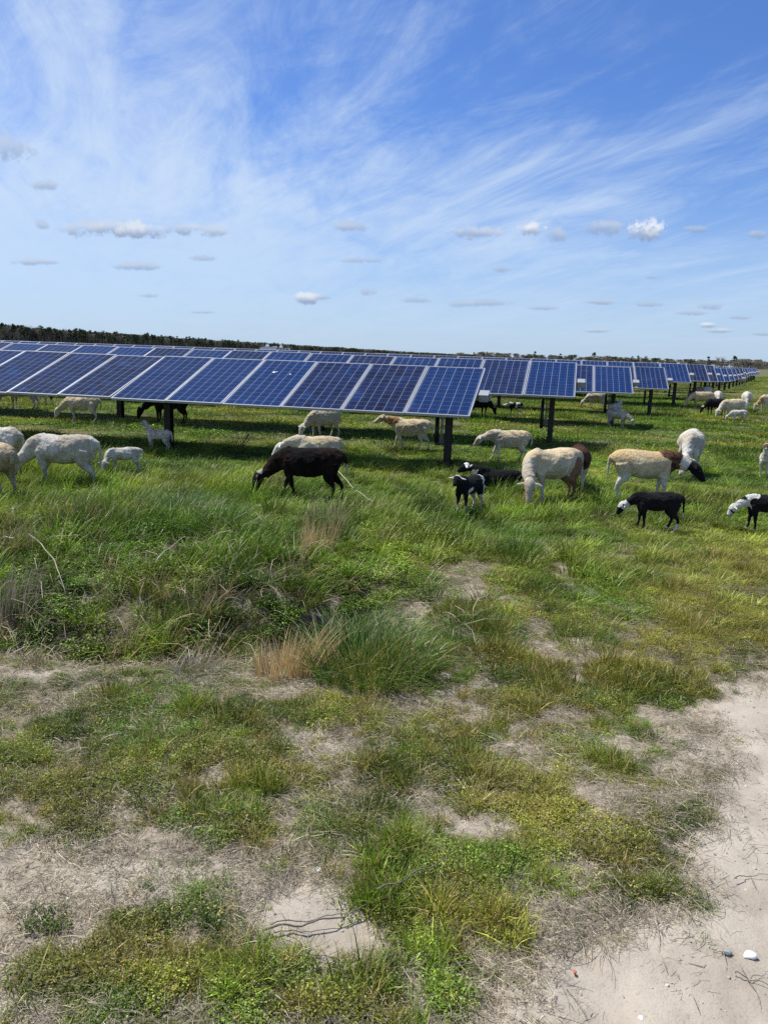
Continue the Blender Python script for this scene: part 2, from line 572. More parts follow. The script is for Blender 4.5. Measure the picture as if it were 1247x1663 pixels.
def tuft(name, n, spread, h0, h1, w0, lean, seg=4, droop=.5, wind=(0, 0), dead=.15, r=None):
    r = r or rng
    S = []
    for _ in range(n):
        a = r.uniform(0, 2 * math.pi); q = spread * math.sqrt(r.uniform(0, 1))
        base = np.array([math.cos(a) * q, math.sin(a) * q, -.01])
        h = r.uniform(h0, h1)
        la = a + r.normal(0, .9)
        ln = lean * (r.uniform(.2, 1)) * (0.4 + q / max(spread, 1e-6))
        dr = np.array([math.cos(la), math.sin(la), 0]) * ln * h + np.array([wind[0], wind[1], 0]) * h
        pts = []
        for k in range(seg):
            t = k / (seg - 1)
            p = base + dr * (t ** 1.7) + np.array([0, 0, h * (t - droop * ln * t ** 2.5 * .6)])
            pts.append(p)
        sa = r.uniform(0, math.pi)
        S.append((pts, w0 * r.uniform(.7, 1.3), np.array([math.cos(sa), math.sin(sa), 0]), r.uniform(0, 1), r.uniform(0, 1) if r.uniform() < dead * 5 else r.uniform(0, .75), 0))
    return ribbons(S, name)


def weed(name, n, spread, hh, leaf, r=None):
    """low leafy ground cover: little oval leaves held on short stems"""
    r = r or rng
    V, Fc, C = [], [], []
    for _ in range(n):
        a = r.uniform(0, 2 * math.pi); q = spread * math.sqrt(r.uniform(0, 1))
        p = np.array([math.cos(a) * q, math.sin(a) * q, r.uniform(.1, 1) * hh * (1.1 - q / spread * .5)])
        la = r.uniform(0, 2 * math.pi); el = r.uniform(-.2, .8)
        d = np.array([math.cos(la) * math.cos(el), math.sin(la) * math.cos(el), math.sin(el)])
        s = np.cross(d, [0, 0, 1.]); s /= np.linalg.norm(s)
        s = s * math.cos(.5) + np.array([0, 0, 1]) * math.sin(r.uniform(-.7, .7)) * .5
        L = leaf * r.uniform(.6, 1.4); W = L * r.uniform(.22, .5)
        b = len(V)
        V += [tuple(p), tuple(p + d * L * .45 - s * W), tuple(p + d * L + np.array([0, 0, -.15 * L])), tuple(p + d * L * .45 + s * W)]
        rr, r2 = r.uniform(0, 1), r.uniform(0, .86)
        C += [(rr, .7, r2, 1)] * 4
        Fc.append((b, b + 1, b + 2, b + 3))
        if r.uniform() < .35:   # stem
            b = len(V)
            q2 = np.array([p[0] * .6, p[1] * .6, 0])
            e = np.array([.0009, 0, 0])
            V += [tuple(q2 - e), tuple(q2 + e), tuple(p)]
            C += [(rr, .3, r2, 1)] * 3
            Fc.append((b, b + 1, b + 2))
    me = bpy.data.meshes.new(name)
    me.from_pydata(V, [], Fc)
    ca = me.color_attributes.new('blade', 'FLOAT_COLOR', 'POINT')
    ca.data.foreach_set('color', np.array(C, np.float32).ravel())
    me.update()
    return me


def straws(name, n, spread, l0, l1, w0, up=.012, r=None, arch=.0):
    r = r or rng
    S = []
    for _ in range(n):
        a = r.uniform(0, 2 * math.pi); q = spread * math.sqrt(r.uniform(0, 1))
        p = np.array([math.cos(a) * q, math.sin(a) * q, r.uniform(.001, up)])
        d = r.uniform(0, 2 * math.pi); L = r.uniform(l0, l1); cv = r.normal(0, .8)
        pts = [p]
        sl = r.normal(0, .12) + arch * r.uniform(0, 1)
        for k in range(3):
            pts.append(pts[-1] + np.array([math.cos(d), math.sin(d), sl]) * L / 3)
            d += cv / 3; sl -= .1 + arch * .5
        S.append((pts, w0 * r.uniform(.6, 1.4), np.array([-math.sin(d), math.cos(d), r.normal(0, .5)]), r.uniform(0, 1), r.uniform(0, .75), .5))
    return ribbons(S, name)


def proto_collection(name, meshes, m):
    c = bpy.data.collections.new(name)
    for i, me in enumerate(meshes):
        me.materials.append(m)
        c.objects.link(bpy.data.objects.new('%s_%02d' % (name, i), me))
    return c


def scatter(name, coll, P, idx, rot, scl, tint, label, cat):
    n = len(P)
    me = bpy.data.meshes.new(name)
    me.vertices.add(n)
    me.vertices.foreach_set('co', np.asarray(P, np.float32).ravel())
    for nm, typ, arr, key in (('pidx', 'INT', idx.astype(np.int32), 'value'), ('prot', 'FLOAT_VECTOR', rot.astype(np.float32), 'vector'),
                              ('pscl', 'FLOAT_VECTOR', scl.astype(np.float32), 'vector'), ('tint', 'FLOAT_COLOR', tint.astype(np.float32), 'color')):
        at_ = me.attributes.new(nm, typ, 'POINT')
        at_.data.foreach_set(key, arr.ravel())
    ng = bpy.data.node_groups.new(name, 'GeometryNodeTree')
    ng.interface.new_socket('Geometry', in_out='INPUT', socket_type='NodeSocketGeometry')
    ng.interface.new_socket('Geometry', in_out='OUTPUT', socket_type='NodeSocketGeometry')
    gi, go = ng.nodes.new('NodeGroupInput'), ng.nodes.new('NodeGroupOutput')
    ip = ng.nodes.new('GeometryNodeInstanceOnPoints')
    ci = ng.nodes.new('GeometryNodeCollectionInfo')
    ci.inputs['Collection'].default_value = coll
    ci.inputs['Separate Children'].default_value = True
    ci.inputs['Reset Children'].default_value = True
    ip.inputs['Pick Instance'].default_value = True
    ng.links.new(gi.outputs[0], ip.inputs['Points'])
    ng.links.new(ci.outputs[0], ip.inputs['Instance'])
    for nm, dt, sk in (('pidx', 'INT', 'Instance Index'), ('prot', 'FLOAT_VECTOR', 'Rotation'), ('pscl', 'FLOAT_VECTOR', 'Scale')):
        na = ng.nodes.new('GeometryNodeInputNamedAttribute')
        na.data_type = dt
        na.inputs['Name'].default_value = nm
        ng.links.new([q for q in na.outputs if q.enabled][0], ip.inputs[sk])
    ng.links.new(ip.outputs[0], go.inputs[0])
    o = bpy.data.objects.new(name, me)
    col.objects.link(o)
    md = o.modifiers.new('scatter', 'NODES')
    md.node_group = ng
    tag(o, label, cat, kind='stuff')
    print(name, n)
    return o


def wedge(n, y0, y1, pad=.8, power=1.0):
    """points spread over the ground the photo can see, y0..y1 metres away"""
    u = rng.uniform(0, 1, n)
    k = .60
    # area density proportional to width
    y = np.sqrt(y0 ** 2 + u * (y1 ** 2 - y0 ** 2)) if power == 1 else y0 * (y1 / y0) ** u
    x = rng.uniform(-1, 1, n) * (k * y + pad)
    return x, y


def mixc(a, b, t):
    t = np.asarray(t)[:, None]
    return np.array(a)[None, :] * (1 - t) + np.array(b)[None, :] * t if np.ndim(a) == 1 else a * (1 - t) + np.array(b)[None, :] * t


def tint_of(x, y, yel, lushm, jit=.22):
    """linear colour of the growth at a place"""
    n = fbm(x * 2.3, y * 2.3, 91, 4)
    c = mixc((.120, .215, .020), (.066, .138, .015), sstep(.38, .62, n))
    c = mixc(c, (.20, .31, .028), sstep(.50, .72, fbm(x * .9 + 5, y * .9, 95, 3)) * .6)
    c = mixc(c, (.37, .345, .055), np.clip(yel, 0, 1) * .8)
    c = c * (.74 + .66 * sstep(.34, .66, fbm(x * 4.6, y * 4.6, 193, 3)))[:, None]
    j = 1 + rng.normal(0, jit, len(x))[:, None]
    c = c * np.clip(j, .5, 1.7)
    return np.concatenate([c, np.ones((len(x), 1))], 1)


PI2 = 2 * math.pi
# --- foreground: low leafy weeds
weeds = proto_collection('weed_proto', [weed('weed', 60, .045, .028, .0078), weed('weed', 46, .035, .022, .0090), weed('weed', 80, .055, .035, .0070),
                                        weed('weed', 36, .03, .04, .0065), weed('weed', 90, .06, .02, .0064)], gcm)
x, y = wedge(135000, 1.25, 6.2, .25)
veg, pale, yel, path, lush, dirt = fields(x, y)
clump = fbm(x * 9, y * 9, 61, 3)
keep = rng.uniform(0, 1, len(x)) < np.clip((veg - .14) * 1.2, .012, 1) * sstep(.42, .60, clump + .10 * lush + .1 * (veg - .5)) * .9 * (1 - path)
x, y, yel, lush, veg = x[keep], y[keep], yel[keep], lush[keep], veg[keep]
z = height(x, y) + near_height_extra(x, y)
n = len(x)
sz = rng.uniform(.45, 1.1, n) * (.75 + .4 * lush)
tc = tint_of(x, y, yel * .8, lush)
tc[:, :3] = tc[:, :3] * np.array([.84, .82, .95])
od = rng.uniform(0, 1, n) < .05 + .14 * yel
tc[od, :3] = mixc((.36, .25, .10), (.30, .28, .07), rng.uniform(0, 1, od.sum()))
scatter('weeds', weeds, np.stack([x, y, z], 1), rng.integers(0, 5, n), np.stack([rng.normal(0, .15, n), rng.normal(0, .15, n), rng.uniform(0, PI2, n)], 1),
        np.stack([sz, sz, sz * rng.uniform(.7, 1.3, n)], 1), tc, 'low leafy green weeds creeping over the sandy foreground', 'weeds')

# --- foreground: short grass tufts
short = proto_collection('short_proto', [tuft('tuft', 26, .022, .03, .075, .0030, .9), tuft('tuft', 20, .03, .02, .06, .0032, 1.2), tuft('tuft', 34, .03, .04, .095, .0030, .7),
                                         tuft('tuft', 16, .012, .03, .07, .0035, 1.5), tuft('tuft', 30, .045, .02, .05, .0026, 1.1)], gcm)
x, y = wedge(125000, 1.25, 7.5, .25)
veg, pale, yel, path, lush, dirt = fields(x, y)
clump = fbm(x * 6, y * 6, 67, 3)
keep = rng.uniform(0, 1, len(x)) < np.clip(veg * 1.1 - .16, .008 * (1 - path * .8), 1) * sstep(.34, .62, clump + .15 * lush)
x, y, yel, lush, veg, path = x[keep], y[keep], yel[keep], lush[keep], veg[keep], path[keep]
z = height(x, y) + near_height_extra(x, y)
n = len(x)
sz = rng.uniform(.45, 1.25, n) * (.8 + .45 * lush) * (.7 + .5 * sstep(.5, .7, fbm(x * 3, y * 3, 77, 2)))
tc = tint_of(x, y, yel, lush)
od = rng.uniform(0, 1, n) < .16 + .3 * yel
tc[od, :3] = mixc((.46, .33, .14), (.46, .41, .12), rng.uniform(0, 1, od.sum()))
scatter('short_grass', short, np.stack([x, y, z], 1), rng.integers(0, 5, n), np.stack([rng.normal(0, .2, n), rng.normal(0, .2, n), rng.uniform(0, PI2, n)], 1),
        np.stack([sz, sz, sz], 1), tc, 'short patchy grass tufts over the sandy foreground', 'grass')

# --- meadow grass: tall and lush just past the ditch, shorter further off
tall = proto_collection('tall_proto', [tuft('tall', 40, .10, .10, .34, .0078, .8, 5, wind=(.05, .0)), tuft('tall', 36, .12, .08, .28, .0080, 1.2, 5, wind=(.1, 0)),
                                       tuft('tall', 44, .12, .08, .24, .0070, 1.4, 5), tuft('tall', 32, .08, .14, .38, .0080, .9, 5, wind=(.12, .05)),
                                       weed('leafy', 170, .12, .14, .022), weed('leafy', 190, .13, .10, .018)], gcm)


def meadow_h(x, y):
    """height factor of the meadow"""
    hgt = .10 + .30 * sstep(.40, .66, fbm(x * .55 + 3, y * .8, 41, 4)) + .42 * sstep(.50, .72, fbm(x * 2.6, y * 2.6, 43, 3))
    lushstrip = np.exp(-((y - 9.6) / 2.6) ** 2) * sstep(3.2, 1.2, x - (y - 9.6) * .2)
    hgt = hgt + lushstrip * .12
    hgt = hgt + .32 * sstep(8.6, 7.4, y) * sstep(.9, .2, x)
    hgt = hgt * (1 - .25 * sstep(11.5, 15, y))
    hgt = hgt * (1 - .52 * sstep(2.0, 3.0, x) * sstep(9.2, 7.2, y))          # grazed right foreground
    return hgt


x, y = wedge(26000, 4.6, 15, .8)
veg, pale, yel, path, lush, dirt = fields(x, y)
keep = rng.uniform(0, 1, len(x)) < np.clip(veg * 1.15 - .18, 0, 1) * sstep(4.4, 5.9, y + .8 * (x < .3)) * (1 - .5 * sstep(1.4, 2.0, x) * sstep(7.4, 6, y))
x, y, yel, veg = x[keep], y[keep], yel[keep], veg[keep]
z = height(x, y)
n = len(x)
hm = meadow_h(x, y) * .88
yl2 = np.clip(yel * .55 + sstep(.5, .7, fbm(x * .7, y * 1.1, 141, 3)) * .5 * sstep(9, 12, y) + .35 * sstep(1.8, 3.2, x) * sstep(9, 7, y), 0, 1)
tc = tint_of(x, y, yl2 * .8, hm)
bankm = ((x < .6) & (y < 8.6))
leafy = rng.uniform(0, 1, n) < np.where(bankm, .50, .30) * (.5 + 1.0 * sstep(.4, .6, fbm(x * 1.8, y * 1.8, 203, 3)))
idx = np.where(leafy, rng.integers(4, 6, n), rng.integers(0, 4, n))
tc[leafy, :3] *= np.array([.92, .95, .9])
od = rng.uniform(0, 1, n) < .04 + .28 * bankm * sstep(.50, .66, fbm(x * 1.9 + 4, y * 2.6, 207, 3)) + .35 * (x < .3) * sstep(5.6, 4.9, y)
od &= ~leafy
tc[od, :3] = mixc((.40, .31, .17), (.27, .20, .12), rng.uniform(0, 1, od.sum()))
sx = rng.uniform(.8, 1.3, n) * (.55 + .35 * np.clip(hm, 0, 1.2))
szz = np.clip(hm, .2, 1.3) * rng.uniform(.7, 1.25, n) / .8
szz = np.where(leafy & bankm, szz * 1.1, szz)
scatter('meadow_grass', tall, np.stack([x, y, z], 1), idx, np.stack([rng.normal(0, .1, n), rng.normal(0, .1, n), rng.normal(0, .5, n) + np.where(leafy, rng.uniform(0, PI2, n), 0)], 1),
        np.stack([sx, sx, szz], 1), tc, 'lush green meadow grass beyond the ditch under the first panels', 'grass')

# --- farther pasture, wider tufts
pas = proto_collection('pasture_proto', [tuft('past', 60, .34, .08, .18, .012, .8, 3), tuft('past', 60, .36, .06, .15, .013, 1.1, 3), tuft('past', 50, .3, .1, .24, .012, .7, 3, wind=(.2, 0)),
                                         weed('pastw', 110, .32, .08, .045)], gcm)
x, y = wedge(17000, 14, 38, 2)
x2, y2 = wedge(17000, 37, 150, 4)
far_i = np.concatenate([np.zeros(len(x)), np.ones(len(x2))])
x, y = np.concatenate([x, x2]), np.concatenate([y, y2])
n = len(x)
z = height(x, y)
hm = meadow_h(x, y) * 1.25
yl2 = np.clip(sstep(.46, .66, fbm(x * .45, y * .9, 141, 4)) * .75, 0, 1)
tc = tint_of(x, y, yl2, hm)
bare = sstep(.62, .74, fbm(x * .6 + 40, y * 1.0, 151, 3))
keep = rng.uniform(0, 1, n) > bare * .8
s1_ = rng.uniform(.8, 1.3, n) * (1 + 1.1 * far_i)
s3 = rng.uniform(.6, 1.3, n) * np.clip(hm * 1.2, .35, 1.3) * (1 + .25 * far_i)
k = keep
scatter('pasture_grass', pas, np.stack([x, y, z], 1)[k], rng.integers(0, 4, n)[k], np.stack([0 * x, 0 * x, rng.uniform(0, PI2, n)], 1)[k],
        np.stack([s1_, s1_, s3], 1)[k], tc[k], 'grazed green and yellowish pasture stretching under the panel rows', 'grass')

# --- straw and dead stem litter
lit = proto_collection('litter_proto', [straws('straw', 34, .07, .015, .05, .0013), straws('straw', 26, .06, .02, .07, .0012), straws('straw', 40, .08, .01, .035, .0015),
                                        straws('straw', 14, .06, .04, .12, .0015, .02)], gcm)
x, y = wedge(46000, 1.25, 7.2, .3)
veg, pale, yel, path, lush, dirt = fields(x, y)
den = np.clip(.16 + .55 * sstep(.42, .66, fbm(x * 2.4, y * 2.4, 101, 4)) + .3 * dirt - .45 * pale, .02, 1) * (1 - path * .985)
den = den + path * .012 * sstep(.5, .7, fbm(x * 3, y * 3, 105, 3))
keep = rng.uniform(0, 1, len(x)) < den
x, y = x[keep], y[keep]
n = len(x)
tcol = mixc((.52, .45, .34), (.30, .25, .195), rng.uniform(0, 1, n)) * rng.uniform(.55, 1.3, (n, 1))
tcol = np.concatenate([tcol, np.ones((n, 1))], 1)
s_ = rng.uniform(.7, 1.3, n)
scatter('straw_litter', lit, np.stack([x, y, height(x, y) + near_height_extra(x, y) + .002], 1), rng.integers(0, 4, n), np.stack([rng.normal(0, .1, n), rng.normal(0, .1, n), rng.uniform(0, PI2, n)], 1),
        np.stack([s_, s_, s_], 1), tcol, 'dry brown straw and stem litter strewn on the bare sandy soil', 'straw')

# --- dead standing and fallen stems along the ditch
stems = proto_collection('stem_proto', [straws('stem', 12, .16, .25, .55, .0042, .08, arch=1.0), straws('stem', 16, .14, .15, .4, .0038, .06, arch=.7),
                                        tuft('deadtuft', 40, .06, .10, .24, .004, 1.2, 4, droop=1.2), tuft('deadtuft', 30, .05, .25, .48, .004, .4, 4)], gcm)
P = []
for (px, py, rx, ry, k, kinds) in [(60, 985, 90, 35, 18, (0, 1)), (200, 930, 150, 35, 18, (0, 1)), (330, 990, 150, 40, 30, (0, 1, 2)), (110, 1045, 130, 22, 34, (1, 2)), (310, 1062, 90, 16, 24, (2,)),
                                   (20, 945, 40, 40, 12, (3, 0)), (150, 1062, 110, 18, 26, (2,)), (510, 905, 50, 24, 9, (3,)), (360, 1075, 90, 18, 16, (2, 1)), (560, 965, 60, 20, 3, (1,)),
                                   (20, 1100, 40, 12, 5, (2,)), (640, 830, 120, 20, 5, (1, 0)), (250, 880, 120, 30, 5, (1,)), (720, 1060, 60, 14, 3, (1,)), (400, 930, 90, 40, 12, (0, 1)), (470, 1085, 50, 14, 5, (2,))]:
    for _ in range(k):
        q = at(px + random.uniform(-rx, rx), py + random.uniform(-ry, ry), -.1)
        P.append((q.x, q.y, random.choice(kinds)))
P = np.array(P)
n = len(P)
tcol = mixc((.50, .43, .31), (.30, .21, .13), rng.uniform(0, 1, n))
tcol = np.concatenate([tcol, np.ones((n, 1))], 1)
s_ = rng.uniform(.6, 1.1, n)
scatter('dead_stems', stems, np.stack([P[:, 0], P[:, 1], height(P[:, 0], P[:, 1])], 1), P[:, 2], np.stack([rng.normal(0, .15, n), rng.normal(0, .15, n), rng.uniform(0, PI2, n)], 1),
        np.stack([s_, s_, s_], 1), tcol, 'tangle of pale dead stems along the ditch', 'dead stems')

# --- pebbles and crumbs on the path
pm, nt, out = mat('pebble')
ia = nt.attr('tint', 'INSTANCER')
pbsdf(nt, out, ia.outputs['Color'], .8, spec=.3)


def rock(name, r=1.0, seed=0, sub=2, squash=.6):
    import bmesh
    bm = bmesh.new()
    bmesh.ops.create_icosphere(bm, subdivisions=sub, radius=r)
    rr = random.Random(seed)
    ph = [rr.uniform(0, 6) for _ in range(6)]
    for v in bm.verts:
        p = v.co
        k = 1 + .16 * math.sin(3.1 * p.x / r + ph[0]) + .13 * math.sin(4.3 * p.y / r + ph[1]) + .12 * math.sin(3.7 * p.z / r + ph[2]) + rr.uniform(-.05, .05)
        v.co = Vector((p.x * k * 1.15, p.y * k * .9, p.z * k * squash))
    me = bpy.data.meshes.new(name)
    bm.to_mesh(me)
    bm.free()
    return me


pebs = proto_collection('pebble_proto', [rock('pebble', .004, i, 1) for i in range(4)], pm)
x, y = wedge(15000, 1.25, 5.5, .3)
veg, pale, yel, path, lush, dirt = fields(x, y)
keep = rng.uniform(0, 1, len(x)) < np.clip(.05 + .28 * path + .18 * pale, 0, 1)
x, y = x[keep], y[keep]
n = len(x)
g_ = rng.uniform(0, 1, n)
tcol = mixc((.26, .21, .16), (.58, .55, .5), g_ ** 1.5)
tcol = np.concatenate([tcol, np.ones((n, 1))], 1)
s_ = np.exp(rng.normal(-.45, .45, n))
scatter('pebbles', pebs, np.stack([x, y, height(x, y) + near_height_extra(x, y) + .001], 1), rng.integers(0, 4, n), rng.uniform(0, 6, (n, 3)) * np.array([.1, .1, 1]),
        np.stack([s_, s_, s_], 1), tcol, 'tiny pale pebbles and soil crumbs on the sandy path', 'pebbles')

# ------------------------------------------------------------------ single plants that stand out
def plant_mat(name, tint, deadc=(.36, .29, .15)):
    m, nt, out = mat(name)
    ba = nt.attr('blade')
    bs = nt.new('ShaderNodeSeparateColor')
    nt.l.new(ba.outputs['Color'], bs.inputs[0])
    c = nt.vmath('SCALE', tint, scale=nt.math('ADD', nt.math('MULTIPLY', bs.outputs['Red'], .9), .5))
    c = nt.mix(nt.ramp(bs.outputs['Blue'], .84, .93, 0, .85), c, deadc)
    d = nt.new('ShaderNodeBsdfDiffuse'); nt.put(d.inputs[0], c)
    tr = nt.new('ShaderNodeBsdfTranslucent'); nt.put(tr.inputs[0], c)
    gl = nt.new('ShaderNodeBsdfGlossy'); gl.inputs['Roughness'].default_value = .4
    a = nt.new('ShaderNodeMixShader'); a.inputs[0].default_value = .28
    nt.l.new(d.outputs[0], a.inputs[1]); nt.l.new(tr.outputs[0], a.inputs[2])
    b = nt.new('ShaderNodeMixShader'); b.inputs[0].default_value = .03
    nt.l.new(a.outputs[0], b.inputs[1]); nt.l.new(gl.outputs[0], b.inputs[2])
    nt.l.new(b.outputs[0], out.inputs['Surface'])
    return m


M_TUS = plant_mat('tussock_green', (.090, .175, .022))
M_TUB = plant_mat('tussock_bluish', (.14, .205, .075))
M_BRI = plant_mat('grass_bright', (.14, .27, .035))
M_REED = plant_mat('dry_reed', (.66, .47, .22), (.68, .56, .36))
M_GREY = plant_mat('dead_grey', (.33, .28, .22), (.45, .4, .33))
M_YELG = plant_mat('yellow_grass', (.30, .26, .06))


def big_tuft(label, px, py, rad, h, n, m, lean=.6, w=.005, name='grass_tussock', cat='grass tussock', wind=(.12, 0), dead=.05, z0=0, dy=0):
    q = at(px, py, z0)
    q.y += dy
    me = tuft(name, n, rad, h * .5, h, w, lean, 6, droop=.7, wind=wind, dead=dead)
    o = link(name, me, m)
    o.location = (q.x, q.y, hz1(q.x, q.y) - .01)
    o.rotation_euler = (0, 0, 0)
    tag(o, label, cat)
    return o


big_tuft('large lush clump of tall green grass beside the dry reeds', 600, 1085, .34, .40, 760, M_TUS, 1.0, .006, dead=.2)
big_tuft('tall green grass behind the big clump, at the end of the ditch', 590, 1020, .30, .42, 480, M_TUB, .9, .006, dead=.2)
big_tuft('fan-shaped dark green tussock below the grazing cream sheep', 842, 908, .20, .34, 420, M_TUS, .8)
big_tuft('broad dark green tussock on the worn track, right of the big clump', 785, 1040, .24, .20, 420, M_TUS, 1.0, .004)
big_tuft('low green tussock right of the bare worn track', 945, 1045, .20, .17, 340, M_TUS, .9, .004)
big_tuft('small bright tuft of grass in the middle of the worn track', 865, 950, .12, .12, 240, M_BRI, .8, .004)
big_tuft('low dark green tuft in front of the worn track', 850, 1100, .19, .13, 300, M_TUS, .9, .0035)
big_tuft('pale drooping bluish tussock on the bank, the upper one', 285, 845, .30, .42, 620, M_TUB, 1.1, .007, z0=-.05)
big_tuft('dark drooping tussock on the bank, the lower one', 352, 892, .30, .42, 620, M_TUS, 1.1, .007, z0=-.1)
big_tuft('bright green tuft on sand in the middle distance, right side', 975, 1232, .09, .075, 260, M_BRI, .9, .003)
big_tuft('bright green tuft in the low weeds, middle of the foreground', 775, 1240, .13, .085, 340, M_BRI, .9, .003)
big_tuft('bright leafy tuft among dark weeds on the left foreground', 180, 1215, .11, .08, 260, M_BRI, 1.0, .004)
big_tuft('spiky little green tuft alone on the left sand', 130, 1372, .05, .06, 110, M_BRI, .9, .003)
big_tuft('small lone tuft on the sandy path near the white stone', 1140, 1538, .035, .045, 80, M_TUS, 1.2, .0025)
big_tuft('yellow dry tuft in the middle of the foreground', 595, 1265, .07, .07, 220, M_YELG, 1.1, .0025)
big_tuft('green spiky weed beside the bare sandy spot', 310, 1415, .035, .06, 60, M_TUB, 1.2, .004)
big_tuft('tan upright dry reed clump at the edge of the ditch', 462, 1086, .16, .31, 190, M_REED, .35, .006, 'dry_reeds', 'reeds', (.02, 0), dead=.1)
big_tuft('tan dry reeds leaning right at the edge of the ditch', 494, 1086, .10, .38, 80, M_REED, .25, .006, 'dry_reeds', 'reeds', (.38, 0), dead=.1)
big_tuft('grey dead tussock hanging over the front of the ditch', 318, 1085, .10, .20, 240, M_GREY, 1.3, .004)
big_tuft('pale dead reed stalks at the left edge on the bank', 25, 975, .16, .50, 120, M_GREY, .35, .006, 'dead_reeds', 'reeds', z0=-.1)
big_tuft('brown dead stalks standing on the bank below the brown sheep', 512, 935, .13, .42, 110, M_REED, .22, .005, 'dead_reeds', 'reeds', z0=-.15)

# ------------------------------------------------------------------ small things on the ground
sm_w, nt, out = mat('white_stone')
pbsdf(nt, out, (.85, .84, .8), .7)
sm_g, nt, out = mat('grey_stone')
pbsdf(nt, out, (.27, .29, .30), .7)
sm_r, nt, out = mat('red_shard')
pbsdf(nt, out, (.5, .12, .07), .7)
for (px, py, r_, m, lb, nm) in [(1216, 1556, .017, sm_w, 'white flat stone on the sandy path at the lower right', 'stone'),
                                (1178, 1553, .012, sm_g, 'blue-grey pebble left of the white stone on the path', 'stone'),
                                (517, 1415, .010, sm_w, 'small white pebble on the bare ground in the middle', 'stone'),
                                (112, 1466, .006, sm_w, 'tiny white pebble on the left sand', 'stone'),
                                (248, 1227, .006, sm_w, 'tiny white pebble among the dark weeds', 'stone'),
                                (932, 1580, .006, sm_r, 'small red shard lying on the sandy path', 'shard'),
                                (1040, 1655, .007, sm_w, 'small white pebble at the bottom edge of the path', 'stone')]:
    q = at(px, py)
    o = link(nm, rock(nm, r_, px, 2, .55), m, smooth=True)
    o.location = (q.x, q.y, hz1(q.x, q.y) + r_ * .3)
    o.rotation_euler = (0, 0, px)
    tag(o, lb, 'stone' if nm == 'stone' else 'shard')

tw_m, nt, out = mat('twig_bark')
pos = nt.new('ShaderNodeNewGeometry').outputs['Position']
pbsdf(nt, out, nt.mix(nt.noise(pos, 60, 4), (.10, .085, .07), (.22, .19, .16)), .85)
tp_m, nt, out = mat('pale_stem')
pos = nt.new('ShaderNodeNewGeometry').outputs['Position']
pbsdf(nt, out, nt.mix(nt.noise(pos, 40, 4), (.34, .28, .2), (.5, .45, .36)), .8)


def twig(label, pix, r0, m, name='fallen_twig', cat='twig', lift=.012, z0=0.0, forks=()):
    mb = MB()
    o0 = at(*pix[0], z0)

    def path(pp, r0):
        W = []
        for i in range(len(pp) - 1):
            for t in np.linspace(0, 1, 7)[:-1]:
                W.append((pp[i][0] + (pp[i + 1][0] - pp[i][0]) * t, pp[i][1] + (pp[i + 1][1] - pp[i][1]) * t))
        W.append(pp[-1])
        pts = []
        for i, q in enumerate(W):
            g_ = at(*q, z0)
            pts.append(Vector((g_.x + random.uniform(-.003, .003), g_.y + random.uniform(-.003, .003), hz1(g_.x, g_.y) + lift + r0 + .006 * math.sin(i * .8))))
        return pts
    P0 = path(pix, r0)
    base = P0[0].copy()
    mb.tube([p - base for p in P0], [r0 * (1 - .6 * i / len(P0)) for i in range(len(P0))], 6)
    for fk in forks:
        P1 = path(fk, r0 * .6)
        mb.tube([p - base for p in P1], [r0 * .6 * (1 - .6 * i / len(P1)) for i in range(len(P1))], 5)
    o = mb.build(name, m, smooth=True)
    o.location = base
    tag(o, label, cat)


twig('dark double twig across the pale sandy patch in the foreground', [(432, 1522), (490, 1513), (545, 1500), (590, 1482), (612, 1466)], .0034, tw_m, lift=.02, forks=[[(440, 1514), (500, 1506), (560, 1492), (600, 1476)]])
twig('thin straight twig right of the dark double twig', [(610, 1468), (648, 1453), (690, 1435), (724, 1420)], .0032, tw_m, lift=.05)
twig('long thin root on the sand near the right edge', [(1205, 1045), (1230, 1062), (1247, 1078), (1262, 1090)], .004, tw_m, lift=.01)
twig('thin dark twig under the double twig, lower down', [(455, 1550), (500, 1556), (545, 1560), (600, 1561)], .0018, tw_m)
twig('short dark twig on the path edge', [(870, 1470), (905, 1500), (912, 1530)], .002, tw_m)
twig('pale bent stem in the left foreground near the edge', [(0, 1560), (30, 1568), (52, 1574)], .0026, tp_m)
twig('fine reddish twigs at the lower right edge of the path', [(1190, 1592), (1215, 1600), (1247, 1612)], .002, tw_m, forks=[[(1208, 1598), (1225, 1620), (1232, 1645)], [(1215, 1600), (1236, 1592), (1250, 1590)]])
twig('curved dark twig on the right path', [(1190, 1435), (1215, 1430), (1247, 1428)], .0018, tw_m, forks=[[(1215, 1430), (1222, 1442), (1226, 1452)]])
twig('pale stick in the green weeds on the right foreground', [(842, 1232), (870, 1247), (896, 1262)], .0022, tp_m)
twig('long pale dry stalk trailing behind the brown sheep', [(548, 775), (575, 805), (606, 836)], .006, tp_m, 'dry_stalk', 'stalk', lift=.20)
twig('pale stalk lying over the left bank', [(50, 921), (90, 945), (108, 975)], .005, tp_m, 'dry_stalk', 'stalk', lift=.12, z0=-.1)
twig('dark stick poking out of the right bank of the ditch', [(255, 970), (280, 952), (302, 938)], .005, tp_m, 'dry_stalk', 'stalk', lift=.16, z0=-.15)

